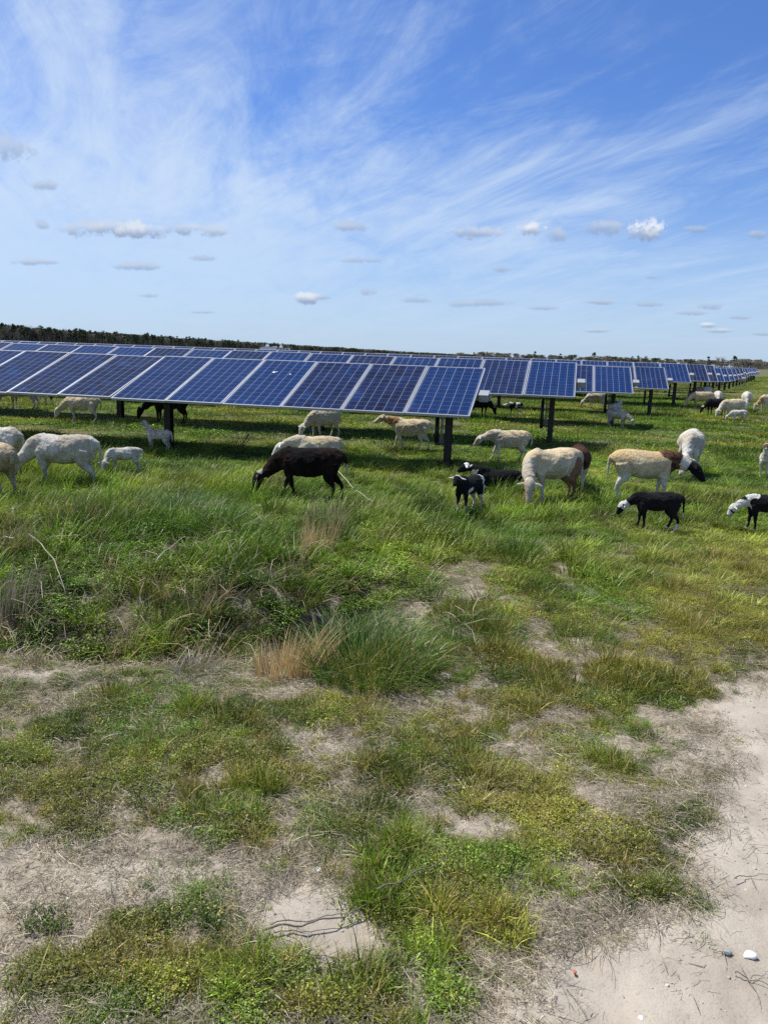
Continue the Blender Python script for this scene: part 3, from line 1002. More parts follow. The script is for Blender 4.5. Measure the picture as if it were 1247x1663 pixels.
# bare little shrub by the leftmost post
mb = MB()
rs = random.Random(4)
for k in range(9):
    a = rs.uniform(0, 6.28); pts = [Vector((rs.uniform(-.05, .05), rs.uniform(-.05, .05), 0))]
    d = Vector((math.cos(a) * .5, math.sin(a) * .5, 1)).normalized()
    for j in range(5):
        pts.append(pts[-1] + d * .09)
        d = (d + Vector((rs.uniform(-.5, .5), rs.uniform(-.5, .5), rs.uniform(-.2, .3)))).normalized()
        if j > 1:
            e = (d + Vector((rs.uniform(-1, 1), rs.uniform(-1, 1), .2))).normalized()
            mb.tube([pts[-1], pts[-1] + e * .07, pts[-1] + e * .12 + Vector((0, 0, .03))], [.004, .003, .0015], 4)
    mb.tube(pts, [.007 - .001 * i for i in range(6)], 5)
o = mb.build('bare_shrub', tw_m)
q = at(392, 722)
o.location = (q.x, q.y, hz1(q.x, q.y))
tag(o, 'small leafless brown shrub in the pasture right of the leftmost post', 'shrub')

# black corrugated drain pipe end in the ditch
bp_m, nt, out = mat('black_plastic')
pbsdf(nt, out, (.010, .011, .013), .9, spec=.03)
mb = MB()
pts, rad = [], []
for i in range(24):
    pts.append((i * .012, 0, 0)); rad.append(.105 + (.008 if i % 4 < 2 else 0))
mb.tube(pts, rad, 24, caps=False)
mb.tube(pts[:23], [.095] * 23, 24, caps=False)
dp = mb.build('drain_pipe', bp_m, smooth=True)
q = at(478, 1022, -.1)
dp.location = (q.x, q.y + .40, hz1(q.x, q.y + .3) + .05)
dp.rotation_euler = (0, R(2), R(6))
tag(dp, 'black corrugated drain pipe end in the ditch behind the tan reeds', 'pipe')

# ------------------------------------------------------------------ solar rows
fr_m, nt, out = mat('panel_frame')
pos = nt.new('ShaderNodeNewGeometry').outputs['Position']
pbsdf(nt, out, nt.mix(nt.noise(pos, 3, 3), (.30, .32, .34), (.42, .44, .46)), .45, metal=.25)
cell_m, nt, out = mat('solar_cells')
oc = nt.new('ShaderNodeTexCoord').outputs['Object']
oi = nt.new('ShaderNodeObjectInfo').outputs['Random']
sp = nt.new('ShaderNodeSeparateXYZ')
nt.l.new(oc, sp.inputs[0])
PWD, PLN = .995, 1.98
CW, CL = (PWD - .07) / 6, (PLN - .07) / 12


def gridline(coord, pitch, half):
    f = nt.math('FRACT', nt.math('ADD', nt.math('DIVIDE', coord, pitch), 100.0))
    d = nt.math('MINIMUM', f, nt.math('SUBTRACT', 1.0, f))
    return nt.math('LESS_THAN', d, half / pitch)


lx = gridline(sp.outputs['X'], CW, .0030)
ly = gridline(sp.outputs['Y'], CL, .0024)
ln = nt.math('MAXIMUM', nt.math('MULTIPLY', lx, .50), nt.math('MULTIPLY', ly, .24))
# fine busbars along the slope
bb = gridline(nt.math('ADD', sp.outputs['X'], CW / 4), CW / 2, .0008)
cmbn = nt.new('ShaderNodeCombineXYZ')
nt.l.new(nt.math('FLOOR', nt.math('DIVIDE', sp.outputs['X'], CW)), cmbn.inputs[0])
nt.l.new(nt.math('FLOOR', nt.math('DIVIDE', sp.outputs['Y'], CL)), cmbn.inputs[1])
nt.l.new(nt.math('MULTIPLY', oi, 50.0), cmbn.inputs[2])
wn = nt.new('ShaderNodeTexWhiteNoise'); nt.l.new(cmbn.outputs[0], wn.inputs['Vector'])
m4 = nt.new('ShaderNodeCombineXYZ')
nt.l.new(sp.outputs['X'], m4.inputs[0]); nt.l.new(sp.outputs['Y'], m4.inputs[1]); nt.l.new(nt.math('MULTIPLY', oi, 37.0), m4.inputs[2])
mot = nt.noise(m4.outputs[0], 3.2, 5, .6, .4)
base = nt.mix(nt.ramp(oi, .15, .85), (.005, .007, .024), (.002, .019, .080))
base = nt.mix(nt.ramp(mot, .52, .80, 0, .55), base, (.012, .07, .25))
base = nt.mix(nt.math('MULTIPLY', wn.outputs['Value'], .45), base, (.010, .024, .105))
base = nt.mix(nt.math('MULTIPLY', bb, .25), base, (.25, .3, .4))
base = nt.mix(ln, base, (.50, .55, .62))
dust = nt.noise(m4.outputs[0], 1.4, 4, .6)
base = nt.mix(nt.ramp(dust, .5, .8, .01, .05), base, (.35, .33, .30))
b = pbsdf(nt, out, base, .12, spec=.20)
b.inputs['IOR'].default_value = 1.27      # anti-reflective solar glass

# frame mesh and cell mesh, both centred on the panel
mb = MB()
lip = .019
for s in (-1, 1):
    mb.box((0, s * (PLN / 2 - lip / 2), 0), (PWD, lip, .038))
    mb.box((s * (PWD / 2 - lip / 2), 0, 0), (lip, PLN - 2 * lip - .002, .038))
FRAME_ME = mb.mesh('frame'); FRAME_ME.materials.append(fr_m)
mb = MB()
mb.box((0, 0, .010), (PWD - 2 * lip - .001, PLN - 2 * lip - .001, .008))
CELL_ME = mb.mesh('solar_panel'); CELL_ME.materials.append(cell_m)
# plain one-piece panel for the far rows
mb = MB()
for s in (-1, 1):
    mb.box((0, s * (PLN / 2 - lip / 2), 0), (PWD, lip, .038), 0)
    mb.box((s * (PWD / 2 - lip / 2), 0, 0), (lip, PLN - 2 * lip - .002, .038), 0)
mb.box((0, 0, .010), (PWD - 2 * lip - .001, PLN - 2 * lip - .001, .008), 1)
FAR_ME = mb.mesh('solar_panel'); FAR_ME.materials.append(fr_m); FAR_ME.materials.append(cell_m)

post_m, nt, out = mat('post_steel')
pos = nt.new('ShaderNodeNewGeometry').outputs['Position']
pbsdf(nt, out, nt.mix(nt.noise(pos, 5, 5, .7), (.014, .012, .012), (.036, .026, .022)), .6, metal=.2)
gal_m, nt, out = mat('galvanised')
pos = nt.new('ShaderNodeNewGeometry').outputs['Position']
pbsdf(nt, out, nt.mix(nt.noise(pos, 12, 4), (.30, .31, .32), (.46, .47, .48)), .5, metal=.5)
box_m, nt, out = mat('box_grey')
pbsdf(nt, out, (.30, .31, .32), .5)
con_m, nt, out = mat('conduit_grey')
pbsdf(nt, out, (.20, .21, .22), .5)
ant_m, nt, out = mat('dark_metal')
pbsdf(nt, out, (.03, .03, .032), .5, metal=.3)

PHI = R(13.0)
UX = Vector((math.cos(-PHI), math.sin(-PHI), 0))   # along the row, towards its right-hand end
UY = Vector((math.sin(PHI), math.cos(PHI), 0))     # up the slope, away from the camera


def post_mesh(h):
    mb = MB()
    mb.box((0, 0, h / 2 - .15), (.012, .13, h + .3))
    mb.box((0, .071, h / 2 - .15), (.11, .012, h + .3))
    mb.box((0, -.071, h / 2 - .15), (.11, .012, h + .3))
    return mb


ROWDEF = [((1.66, 13.45, 1.50), 20.3), ((4.08, 17.05, 1.65), 19.6), ((6.80, 22.1, 1.57), 19.6), ((9.45, 26.95, 1.57), 19.6), ((11.75, 31.1, 1.73), 20), ((14.0, 34.9, 1.74), 20.5)]
ORD = ['nearest', 'second', 'third', 'fourth', 'fifth', 'sixth', 'seventh', 'eighth', 'ninth', 'tenth', 'eleventh', 'twelfth', 'thirteenth', 'fourteenth', 'fifteenth', 'sixteenth',
       'seventeenth', 'eighteenth', 'nineteenth', 'twentieth', 'twenty-first', 'twenty-second']
rr = random.Random(5)
for k in range(22):
    if k < len(ROWDEF):
        top, tl = ROWDEF[k]
    else:
        j = k - 5
        top, tl = (14.0 + 2.28 * j, 34.9 + 4.55 * j, 1.70 + rr.uniform(-.06, .06) - .02 * min(j, 5)), 20 + rr.uniform(-1.5, 3)
    T = R(tl)
    top = Vector(top)
    ctr = top - (UY * math.cos(T) + Vector((0, 0, math.sin(T)))) * (PLN / 2)      # middle of the right edge
    gz = hz1(ctr.x, ctr.y)
    root = empty('solar_row', (ctr.x, ctr.y, gz), -PHI)
    za = ctr.z - gz
    L = (ctr.x + (.62 * ctr.y + 2.5)) / (math.cos(PHI) + .62 * math.sin(PHI) * -1 + .0)
    npan = min(100, int(L / 1.008))
    RT = Matrix.Rotation(T, 4, 'X')
    if k == 0: desc = 'nearest row of blue solar panels on dark posts, in front of all others'
    elif k < 6: desc = '%s row of blue solar panels back from the camera, its short side end showing' % ORD[k]
    else: desc = 'far row of solar panels, %s from the camera along the line of row ends' % ORD[k]
    tag(root, desc, 'solar array', 'rows of solar panels in the pasture')
    for i in range(npan):
        M = Matrix.Translation((-(i + .5) * 1.008, 0, za)) @ RT
        if k < 3:
            p = bpy.data.objects.new('solar_panel', CELL_ME)
            col.objects.link(p); p.parent = root
            M2 = M @ Matrix.Rotation(R(rr.uniform(-.6, .6)), 4, 'X')
            p.matrix_local = M2
            fo = bpy.data.objects.new('frame', FRAME_ME)
            col.objects.link(fo); fo.parent = p
        else:
            p = bpy.data.objects.new('solar_panel', FAR_ME)
            col.objects.link(p); p.parent = root
            p.matrix_local = M @ Matrix.Rotation(R(rr.uniform(-.3, .3)), 4, 'X')
    LT = npan * 1.008
    mb = MB()
    mb.box((-LT / 2 + .10, 0, 0), (LT + .20, .10, .10))
    tt = mb.build('torque_tube', gal_m, root)
    tt.matrix_local = Matrix.Translation((0, 0, za)) @ RT @ Matrix.Translation((0, 0, -.085))
    # little motor / junction box on the end of the tube
    mb = MB()
    mb.box((.10, -.06, -.055), (.14, .19, .11)); mb.box((.10, -.06, .005), (.155, .205, .010)); mb.box((.10, -.158, -.05), (.06, .010, .05))
    jb = mb.build('junction_box', box_m, root)
    jb.matrix_local = Matrix.Translation((0, 0, za)) @ RT
    # posts
    nposts = int(LT / 5.04) + 1 if k < 8 else min(int(LT / 5.04) + 1, 6)
    base_me = None
    for i in range(nposts):
        xx = -.45 - i * 5.04
        wp = ctr + UX * xx
        gz2 = hz1(wp.x, wp.y) - gz
        mb = post_mesh(za - .14 - gz2)
        po = mb.build('post', post_m, root)
        po.location = (xx, 0, gz2)
        if k < 8:
            mb = MB()     # bearing bracket under the tube
            mb.box((0, 0, -.045), (.14, .16, .05)); mb.box((0, .07, .01), (.06, .012, .12)); mb.box((0, -.07, .01), (.06, .012, .12))
            br = mb.build('bearing', gal_m, po)
            br.location = (0, 0, za - .10 - gz2)
    # damper strut and conduits on the last post
    if k < 12:
        mb = MB()
        mb.tube([(-.64, -.02, za - .12), (-.64, -.02, za - .50)], .020, 8)
        mb.tube([(-.64, -.02, za - .45), (-.64, -.02, .34 if k else .42)], .036, 10)
        db = mb.build('damper', ant_m, root, smooth=True)
        mb = MB()
        mb.box((-.555, -.02, .40), (.22, .05, .05)); mb.box((-.45, 0, .40), (.14, .165, .028)); mb.box((-.45, 0, .30), (.14, .165, .016))
        cb = mb.build('clamp', ant_m, root)
        if k < 3:
            mb = MB()
            mb.tube([(-.565, -.05, za - .16), (-.565, -.05, .55), (-.56, -.06, .42), (-.52, -.08, .36)], .012, 8)
            mb.tube([(-.535, -.07, za - .16), (-.535, -.07, .50), (-.52, -.085, .40)], .010, 8)
            mb.build('conduit', con_m, root, smooth=True)

# bird droppings on the fifth panel of the nearest row
drop_m, nt, out = mat('bird_dropping')
pbsdf(nt, out, (.7, .7, .66), .8)
_near = [o for o in bpy.data.objects if o.name.startswith('solar_panel') and o.parent and o.parent.name == 'solar_row'][3]
for (dx_, dy_, r_) in ((-.12, .42, .030), (.20, .36, .018), (-.08, .45, .014)):
    o = link('dropping', rock('dropping', r_, 3, 2, .12), drop_m, _near, smooth=True)
    o.location = (dx_, dy_, .0155)
# ------------------------------------------------------------------ sheep
def cr(p0, p1, p2, p3, t):
    return .5 * ((2 * p1) + (-p0 + p2) * t + (2 * p0 - 5 * p1 + 4 * p2 - p3) * t * t + (-p0 + 3 * p1 - 3 * p2 + p3) * t ** 3)


def spline(keys, sub=5):
    K = [np.array(k, float) for k in keys]
    K = [2 * K[0] - K[1]] + K + [2 * K[-1] - K[-2]]
    out_ = []
    for i in range(1, len(K) - 2):
        for j in range(sub):
            out_.append(cr(K[i - 1], K[i], K[i + 1], K[i + 2], j / sub))
    out_.append(K[-2])
    return np.array(out_)


def loft(V, Fc, S, side, n=14):
    """S rows: x,y,z, r_side, r_up"""
    b = len(V)
    m = len(S)
    side = np.array(side, float)
    for i in range(m):
        p = S[i, :3]
        t = S[min(i + 1, m - 1), :3] - S[max(i - 1, 0), :3]
        t /= np.linalg.norm(t) + 1e-9
        s = side - t * np.dot(side, t)
        s /= np.linalg.norm(s) + 1e-9
        u = np.cross(t, s)
        ra, rb = max(S[i, 3], .004), max(S[i, 4], .004)
        for k in range(n):
            a = 2 * math.pi * k / n
            V.append(p + s * math.cos(a) * ra + u * math.sin(a) * rb)
    for i in range(m - 1):
        for k in range(n):
            Fc.append((b + i * n + k, b + i * n + (k + 1) % n, b + (i + 1) * n + (k + 1) % n, b + (i + 1) * n + k))
    Fc.append(tuple(b + k for k in range(n))[::-1])
    Fc.append(tuple(b + (m - 1) * n + k for k in range(n)))


def rotz(p, c, a):
    q = np.array(p, float) - c
    return np.array([q[0] * math.cos(a) - q[1] * math.sin(a), q[0] * math.sin(a) + q[1] * math.cos(a), q[2]]) + c


POSES = {'graze': ([(.20, .535), (.34, .50), (.46, .40), (.55, .31)], (.61, .30), (.70, .09)),
         'low': ([(.20, .54), (.34, .56), (.46, .53), (.55, .49)], (.60, .49), (.74, .33)),
         'lowest': ([(.20, .53), (.34, .52), (.45, .47), (.53, .41)], (.57, .40), (.69, .22)),
         'walk': ([(.20, .55), (.33, .60), (.44, .64), (.52, .67)], (.57, .69), (.76, .59)),
         'up': ([(.20, .55), (.30, .66), (.36, .76), (.39, .83)], (.41, .87), (.60, .80))}


def sheep(label, px, ytop, H, heading, pose='graze', coat='cream', yaw=0.0, head_yaw=0.0, lamb=False, legs=(0, 0, 0, 0), wool=.0, voxel=.013, fat=1.0, lie=False, eyes=True, dpos=(0, 0), tail=.26, droop=0.0):
    # body in local units: withers 0.70 high, facing +x
    rs = np.random.default_rng(int(px * 7 + ytop))
    lam = 1.0 if lamb else 0.0
    V, Fc, SEG = [], [], []      # SEG: (kind, samples)
    fw = fat * (1 - .20 * lam)
    zb = .02 * lam
    tr = [(-.465, .505, .03, .04), (-.44, .515, .09, .10), (-.375, .52, .135, .150), (-.26, .508, .165, .178), (-.09, .470, .198, .208), (.07, .462, .195, .205),
          (.20, .482, .160, .188), (.30, .50, .118, .158), (.375, .50, .065, .095)]
    T_ = spline([(x_, 0, z_ + zb + b_ * .09, a_ * fw * .94, b_ * .92 * (1 - .12 * lam)) for x_, z_, a_, b_ in tr])
    loft(V, Fc, T_, (0, 1, 0), 18)
    SEG.append(('trunk', T_))
    nk, poll, muz = POSES[pose]
    c0 = np.array([.20, 0, 0])
    NP = []
    for i, (x_, z_) in enumerate(nk):
        NP.append(rotz((x_, 0, z_ + zb), c0, R(yaw) * i / 3))
    nr = [(.115, .16), (.095, .13), (.075, .098), (.062, .078)]
    hs = 1 + .10 * lam
    N_ = spline([(*p, a_ * (1 - .1 * lam), b_ * (1 - .1 * lam)) for p, (a_, b_) in zip(NP, nr)])
    sd = rotz((0, 1, 0), np.zeros(3), R(yaw) * .7)
    loft(V, Fc, N_, sd, 14)
    SEG.append(('neck', N_))
    pollw = rotz((poll[0], 0, poll[1] + zb), c0, R(yaw))
    muzw = rotz((muz[0], 0, muz[1] + zb), c0, R(yaw))
    hv = muzw - pollw
    hv = rotz(hv, np.zeros(3), R(head_yaw))
    hl = np.linalg.norm(hv)
    hv = hv / hl * .245
    hside = rotz((0, 1, 0), np.zeros(3), R(yaw + head_yaw))
    if pose == 'graze': pass
    hup = np.cross(hv / np.linalg.norm(hv), hside)
    if hup[2] < 0 and pose != 'graze': hup = -hup
    if pose == 'graze' and np.dot(hup, np.array([math.cos(R(yaw + head_yaw)), math.sin(R(yaw + head_yaw)), .3])) < 0: hup = -hup
    if lamb: hv = hv * .80
    hd = [(-.22, .040, .045, 0), (-.08, .064, .068, 0), (.12, .070, .076, 0), (.32, .063, .072, 0), (.52, .050, .060, -.004), (.72, .040, .046, -.008), (.90, .035, .036, -.010), (1.0, .022, .022, -.012)]
    H_ = spline([(*(pollw + hv * t * hs + hup * o_), a_ * hs, b_ * hs) for t, a_, b_, o_ in hd], 4)
    loft(V, Fc, H_, hside, 14)
    SEG.append(('head', H_))
    # ears
    for s in (-1, 1):
        e0 = pollw + hv * .02 + hup * .03 + hside * s * .045 * hs
        ev = hside * s * .95 - hup * .10 - hv / .245 * (-.12) + np.array([0, 0, -.10 - droop])
        ev /= np.linalg.norm(ev)
        el = .125 if not lamb else .14
        E_ = spline([(*(e0), .016, .012), (*(e0 + ev * el * .35), .027, .010), (*(e0 + ev * el * .75), .024, .009), (*(e0 + ev * el), .008, .007)], 3)
        loft(V, Fc, E_, hv, 8)
        SEG.append(('ear', E_))
    # legs
    th = 1.0 + .08 * lam
    for li, (s, fx) in enumerate(((-1, legs[0]), (1, legs[1]))):
        if lie: continue
        yy = s * .095 * fw
        Lg = [(.225, yy * .9, .47, .055, .10), (.225, yy, .36, .050, .070), (.22 + fx * .25, yy, .28, .036, .044), (.22 + fx * .6, yy * .95, .19, .026, .030), (.217 + fx * .8 - .02 * abs(fx) * 6, yy * .9, .115, .019, .022),
              (.217 + fx * 1.0, yy * .9, .055, .021, .024), (.230 + fx * 1.05, yy * .9, .02, .027, .032), (.235 + fx * 1.05, yy * .9, -.012, .029, .036)]
        S_ = spline([(a[0], a[1], a[2], a[3] * th, a[4] * th) for a in Lg])
        loft(V, Fc, S_, (0, 1, 0), 10)
        SEG.append(('legf%d' % s, S_))
    for li, (s, fx) in enumerate(((-1, legs[2]), (1, legs[3]))):
        if lie: continue
        yy = s * .09 * fw
        Lg = [(-.31, yy, .50, .075, .125), (-.295, yy * 1.05, .40, .066, .100), (-.285 + fx * .3, yy * 1.08, .31, .045, .070), (-.345 + fx * .6, yy, .225, .028, .036), (-.365 + fx * .8, yy, .16, .022, .025), (-.345 + fx * .95, yy, .08, .020, .022),
              (-.33 + fx, yy, .04, .024, .027), (-.315 + fx, yy, .015, .028, .034), (-.31 + fx, yy, -.012, .029, .038)]
        S_ = spline([(a[0], a[1], a[2], a[3] * th, a[4] * th) for a in Lg])
        loft(V, Fc, S_, (0, 1, 0), 10)
        SEG.append(('legh%d' % s, S_))
    # tail
    tl = spline([(-.44, 0, .605 + zb, .024, .024), (-.49, 0, .56 + zb, .024, .022), (-.505, .0, .55 - tail * .5, .022, .02), (-.50, .0, .58 - tail, .018, .014), (-.495, .0, .55 - tail, .008, .008)], 4)
    loft(V, Fc, tl, (0, 1, 0), 8)
    SEG.append(('tail', tl))
    if lie:   # folded legs under the body
        for s in (-1, 1):
            for x0 in (.25, -.33):
                S_ = spline([(x0, s * .10, .36, .05, .07), (x0 + .12, s * .13, .33, .035, .04), (x0 - .02, s * .15, .32, .022, .025), (x0 - .08, s * .15, .32, .015, .02)])
                loft(V, Fc, S_, (0, 1, 0), 8)
                SEG.append(('legf1', S_))
    sc1 = H / .70
    me0 = bpy.data.meshes.new('tmp')
    me0.from_pydata([tuple(v) for v in V], [], Fc)
    ob0 = bpy.data.objects.new('tmp', me0)
    col.objects.link(ob0)
    rm = ob0.modifiers.new('r', 'REMESH')
    rm.mode = 'VOXEL'
    rm.voxel_size = voxel
    smo = ob0.modifiers.new('s', 'SMOOTH')
    smo.iterations = 5 if voxel < .02 else 2
    smo.factor = .5
    dg = bpy.context.evaluated_depsgraph_get()
    me = bpy.data.meshes.new_from_object(ob0.evaluated_get(dg))
    bpy.data.objects.remove(ob0)
    bpy.data.meshes.remove(me0)
    me.name = 'sheep'
    nv = len(me.vertices)
    co = np.empty(nv * 3, np.float32); me.vertices.foreach_get('co', co); co = co.reshape(-1, 3).astype(float)
    no = np.empty(nv * 3, np.float32); me.vertices.foreach_get('normal', no); no = no.reshape(-1, 3)
    # nearest skeleton piece for every vertex
    best = np.full(nv, 1e9); seg = np.zeros(nv, int); tt = np.zeros(nv)
    names = []
    for si, (nm, S) in enumerate(SEG):
        names.append(nm)
        for j in range(len(S)):
            d = np.linalg.norm(co - S[j, :3], axis=1) / max((S[j, 3] + S[j, 4]) / 2, .012)
            m_ = d < best
            best[m_] = d[m_]; seg[m_] = si; tt[m_] = j / (len(S) - 1)
    nmv = np.array([n_[:4] for n_ in names])[seg]
    full = np.array(names)[seg]
    seed = int(px) % 97
    x_, y_, z_ = co[:, 0], co[:, 1], co[:, 2]
    nA = fbm(x_ * 5 + y_ * 3.1, z_ * 5 + y_ * 2.3, seed, 4)
    nB = fbm(x_ * 22 + y_ * 17, z_ * 22 + y_ * 13, seed + 3, 3)
    nC = fbm(x_ * 3 + y_ * 3.7 + 11, z_ * 3.4 - y_ * 3, seed + 9, 3)
    trunk = (nmv == 'trun'); neck = nmv == 'neck'; head = nmv == 'head'; ear = nmv == 'ear'; legall = (nmv == 'legf') | (nmv == 'legh'); leg = legall & (tt > .22 + .12 * (nC - .5)); trunk = trunk | (legall & ~leg); tailm = nmv == 'tail'
    if wool > 0:
        wmask = np.where(trunk | neck, 1.0, 0.0) * sstep(0, .3, np.where(neck, 1 - tt, 1.0))
        lump = fbm(x_ * 26 + y_ * 21, z_ * 26 - y_ * 19, seed + 5, 3, .6) - .42
        co = co + no * (lump * wool * 2.0 * wmask)[:, None]
    else:
        lump = fbm(x_ * 9 + y_ * 7, z_ * 9 - y_ * 8, seed + 5, 3, .6) - .5
        co = co + no * (lump * .040 * (trunk | neck))[:, None]
    me.vertices.foreach_set('co', co.astype(np.float32).ravel())
    C = np.zeros((nv, 3))
    cream, white, tan = (.62, .52, .36), (.70, .66, .57), (.46, .33, .19)
    brown, dbrown, black = (.105, .045, .026), (.030, .014, .010), (.010, .010, .012)

    def setc(mask, c, c2=None, n_=nA):
        if c2 is None: C[mask] = c
        else: C[mask] = (np.array(c) * (1 - n_[mask, None]) + np.array(c2) * n_[mask, None])
    nn = sstep(.35, .65, nA)
    if coat in ('cream', 'creamtan', 'collar', 'bigcream'):
        setc(slice(None), cream, (.66, .60, .49), nn)
        topm = trunk & (z_ > .56 + .1 * (nC - .5)); C[topm] = C[topm] * np.array([1.06, 1.0, .86])
        low = (trunk & (z_ < .36)) | leg | head | ear | tailm
        setc(low, white, (.60, .55, .46), nn)
    if coat in ('white', 'grey_shaded'):
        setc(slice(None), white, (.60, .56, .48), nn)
        if coat == 'grey_shaded': C *= .62  # white coat darkened all over: grey tone and shade painted into it
    if coat == 'tanwool':
        setc(slice(None), (.54, .40, .24), (.60, .50, .35), nn)
        setc(head | ear | (leg & (tt > .45)), (.5, .40, .28))
        setc(tailm, (.30, .20, .11))
    if coat == 'shaggy':
        setc(slice(None), (.52, .44, .31), (.64, .58, .46), nn)
        setc(head | ear | (leg & (tt > .4)), white)
    if coat == 'creamtan':
        setc(neck & (tt > .12) & (nB < .72), (.42, .20, .085), (.55, .36, .2), nn)
        setc(head & (tt < .45), (.50, .30, .16), (.62, .5, .38), nn)
    if coat == 'collar':
        C[trunk & (z_ > .40)] *= np.array([1.0, .93, .80])
        setc((neck & (tt + (nC - .5) * .3 < .50)) | (trunk & (x_ > .29 + .1 * (nC - .5))), (.060, .026, .016), (.15, .08, .05), sstep(.4, .7, nB))
        setc(neck & (tt + (nC - .5) * .3 >= .50), white, (.62, .5, .36), nn)
        setc(head | ear, black)
        setc(neck & (tt > .9), black)
    if coat == 'bigcream':
        setc(head & (tt > .30), (.50, .34, .22), (.62, .5, .4), nn)
        setc(head & (np.abs(np.dot(co - pollw, hside)) < .018) & (tt > .3), (.66, .60, .52))
        setc((full == 'legh1') | (full == 'legh-1'), (.20, .105, .06), (.32, .2, .13), nn)
        
    if coat == 'brown':
        setc(slice(None), (.006, .004, .0035), (.020, .010, .007), sstep(.4, .7, nA * .5 + nB * .5))
        setc(head | ear | leg, (.012, .008, .007))
        setc(ear & (nC > .5), (.12, .10, .10))
        setc(tailm & (tt > .4), (.55, .5, .45))
        setc(head & (tt < .16) & (z_ > np.median(z_[head])), (.5, .48, .45))
    if coat == 'black':
        setc(slice(None), black, (.020, .016, .015), nn)
        setc(head & (tt < .2) & (nC > .5), (.5, .48, .45))
    if coat == 'brownwhite':
        setc(slice(None), white)
        setc((trunk & (z_ > .40 + .18 * (nC - .5)) & (x_ < .3) & (x_ > -.46)), (.052, .022, .014), (.095, .042, .026), nn)
        setc(neck, (.045, .02, .014))
        setc(tailm & (tt > .5), black)
    if coat == 'blackwhitehead':
        setc(slice(None), black, (.018, .016, .018), nn)
        setc(head | ear, (.75, .73, .68))
        setc(head & (tt > .42) & (z_ < np.percentile(z_[head], 62) + (nC - .5) * .05), black)
        setc(ear & (nA < .5), black)
        setc(neck & (tt > .85), (.75, .73, .68))
        setc((full == 'legh1') & (tt > .55), (.78, .76, .72))
        setc((full == 'legh-1') & (tt > .85), (.78, .76, .72))
        setc(tailm & (tt > .6), (.78, .76, .72))
    if coat == 'blackcap':
        setc(slice(None), black)
        setc(head & (tt < .30) & (z_ > np.percentile(z_[head], 55)), (.75, .73, .7))
        setc(ear, (.75, .73, .7))
        setc(head & (tt > .93), (.8, .75, .72))
        setc(neck & (tt > .45) & (tt < .8) & (z_ < np.percentile(z_[neck], 50)), (.7, .68, .66))
        setc(trunk & (nC > .72), (.7, .68, .66))
    if coat == 'patches':
        setc(slice(None), (.72, .70, .66))
        setc(trunk & (nC + .25 * (z_ - .5) < .85) & (x_ > -.30), black)
        setc(neck, black)
        setc(head & (tt > .25) & (nA < .75), black)
        setc(trunk & (x_ < -.38), (.72, .70, .66))
        setc(leg & (tt < .5) & (x_ > 0), black)
    if coat == 'patches2':
        setc(slice(None), (.70, .68, .63))
        setc(trunk & (np.abs(x_ - .16 + .25 * (nC - .5)) < .17), black)
        setc(trunk & (x_ < -.16) & (z_ < .52 + .5 * (nC - .5)), black)
        setc(trunk & (x_ < -.30), black)
        setc(neck & (tt > .35) & (tt < .65) & (z_ > np.median(z_[neck])), black)
        setc(head & (tt > .45) & (nA > .42), black)
        setc(leg & (x_ > 0) & (tt < .85), black)
    if coat == 'brownneck':   # white lamb with dark face mark
        setc(slice(None), (.68, .65, .58))
        setc(head & (tt > .3) & (tt < .8), (.12, .07, .05))
        setc(ear, (.10, .06, .05))
    # noses, hooves, udders of dirt: slightly darker where the real hair is stained
    if coat not in ('brown', 'black', 'blackcap', 'blackwhitehead', 'collar', 'patches', 'patches2'):
        setc(head & (tt > .955), (.26, .16, .13))
        st = leg & (tt > .6)
        C[st] = C[st] * np.array([.80, .74, .64])
    setc(leg & (tt > .965), (.10, .08, .06))
    C *= (1 + .34 * (nB - .5) + .30 * (nC - .5))[:, None]
    C *= np.where((nA > .56) & (C[:, 0] > .3), .84, 1.0)[:, None] * np.where(((nA > .56) & (C[:, 0] > .3))[:, None], np.array([1.0, .95, .86]), 1.0)
    ca = me.color_attributes.new('coat', 'FLOAT_COLOR', 'POINT')
    ca.data.foreach_set('color', np.concatenate([np.clip(C, 0, 1), np.ones((nv, 1))], 1).astype(np.float32).ravel())
    while len(me.materials): me.materials.pop()
    nm = 'lamb' if lamb else 'sheep'
    o = link(nm, me, WOOL_M if wool > 0 else HAIR_M, smooth=True)
    # place: the back's highest line shows at (px, ytop)
    hb = .695 * sc1
    q = at(px, ytop, hb)
    dr = ray(px, ytop)
    hv_ = hb - ((.22 * sc1) if lie else 0)
    tq = 5.0
    while tq < 120 and EYE + dr.z * tq > hz1(dr.x * tq, dr.y * tq) + hv_: tq += .05
    q = Vector((dr.x * tq, dr.y * tq, 0))
    gxp, gyp = q.x + dpos[0], q.y + dpos[1]
    o.location = (gxp, gyp, hz1(gxp, gyp) + .035 - ((.22 * sc1) if lie else 0))
    o.scale = (sc1, sc1, sc1)
    o.rotation_euler = (0, 0, R(heading))
    tag(o, label, 'lamb' if lamb else 'sheep', 'flock grazing among the panels')
    if eyes:
        import bmesh
        for s in (-1, 1):
            bm = bmesh.new()
            bmesh.ops.create_uvsphere(bm, u_segments=10, v_segments=8, radius=.0125)
            em = bpy.data.meshes.new('eye'); bm.to_mesh(em); bm.free()
            e = link('eye', em, EYE_M, o, smooth=True)
            p = pollw + hv * .36 * hs + hup * .026 * hs + hside * s * .052 * hs
            e.location = tuple(p)
    return o


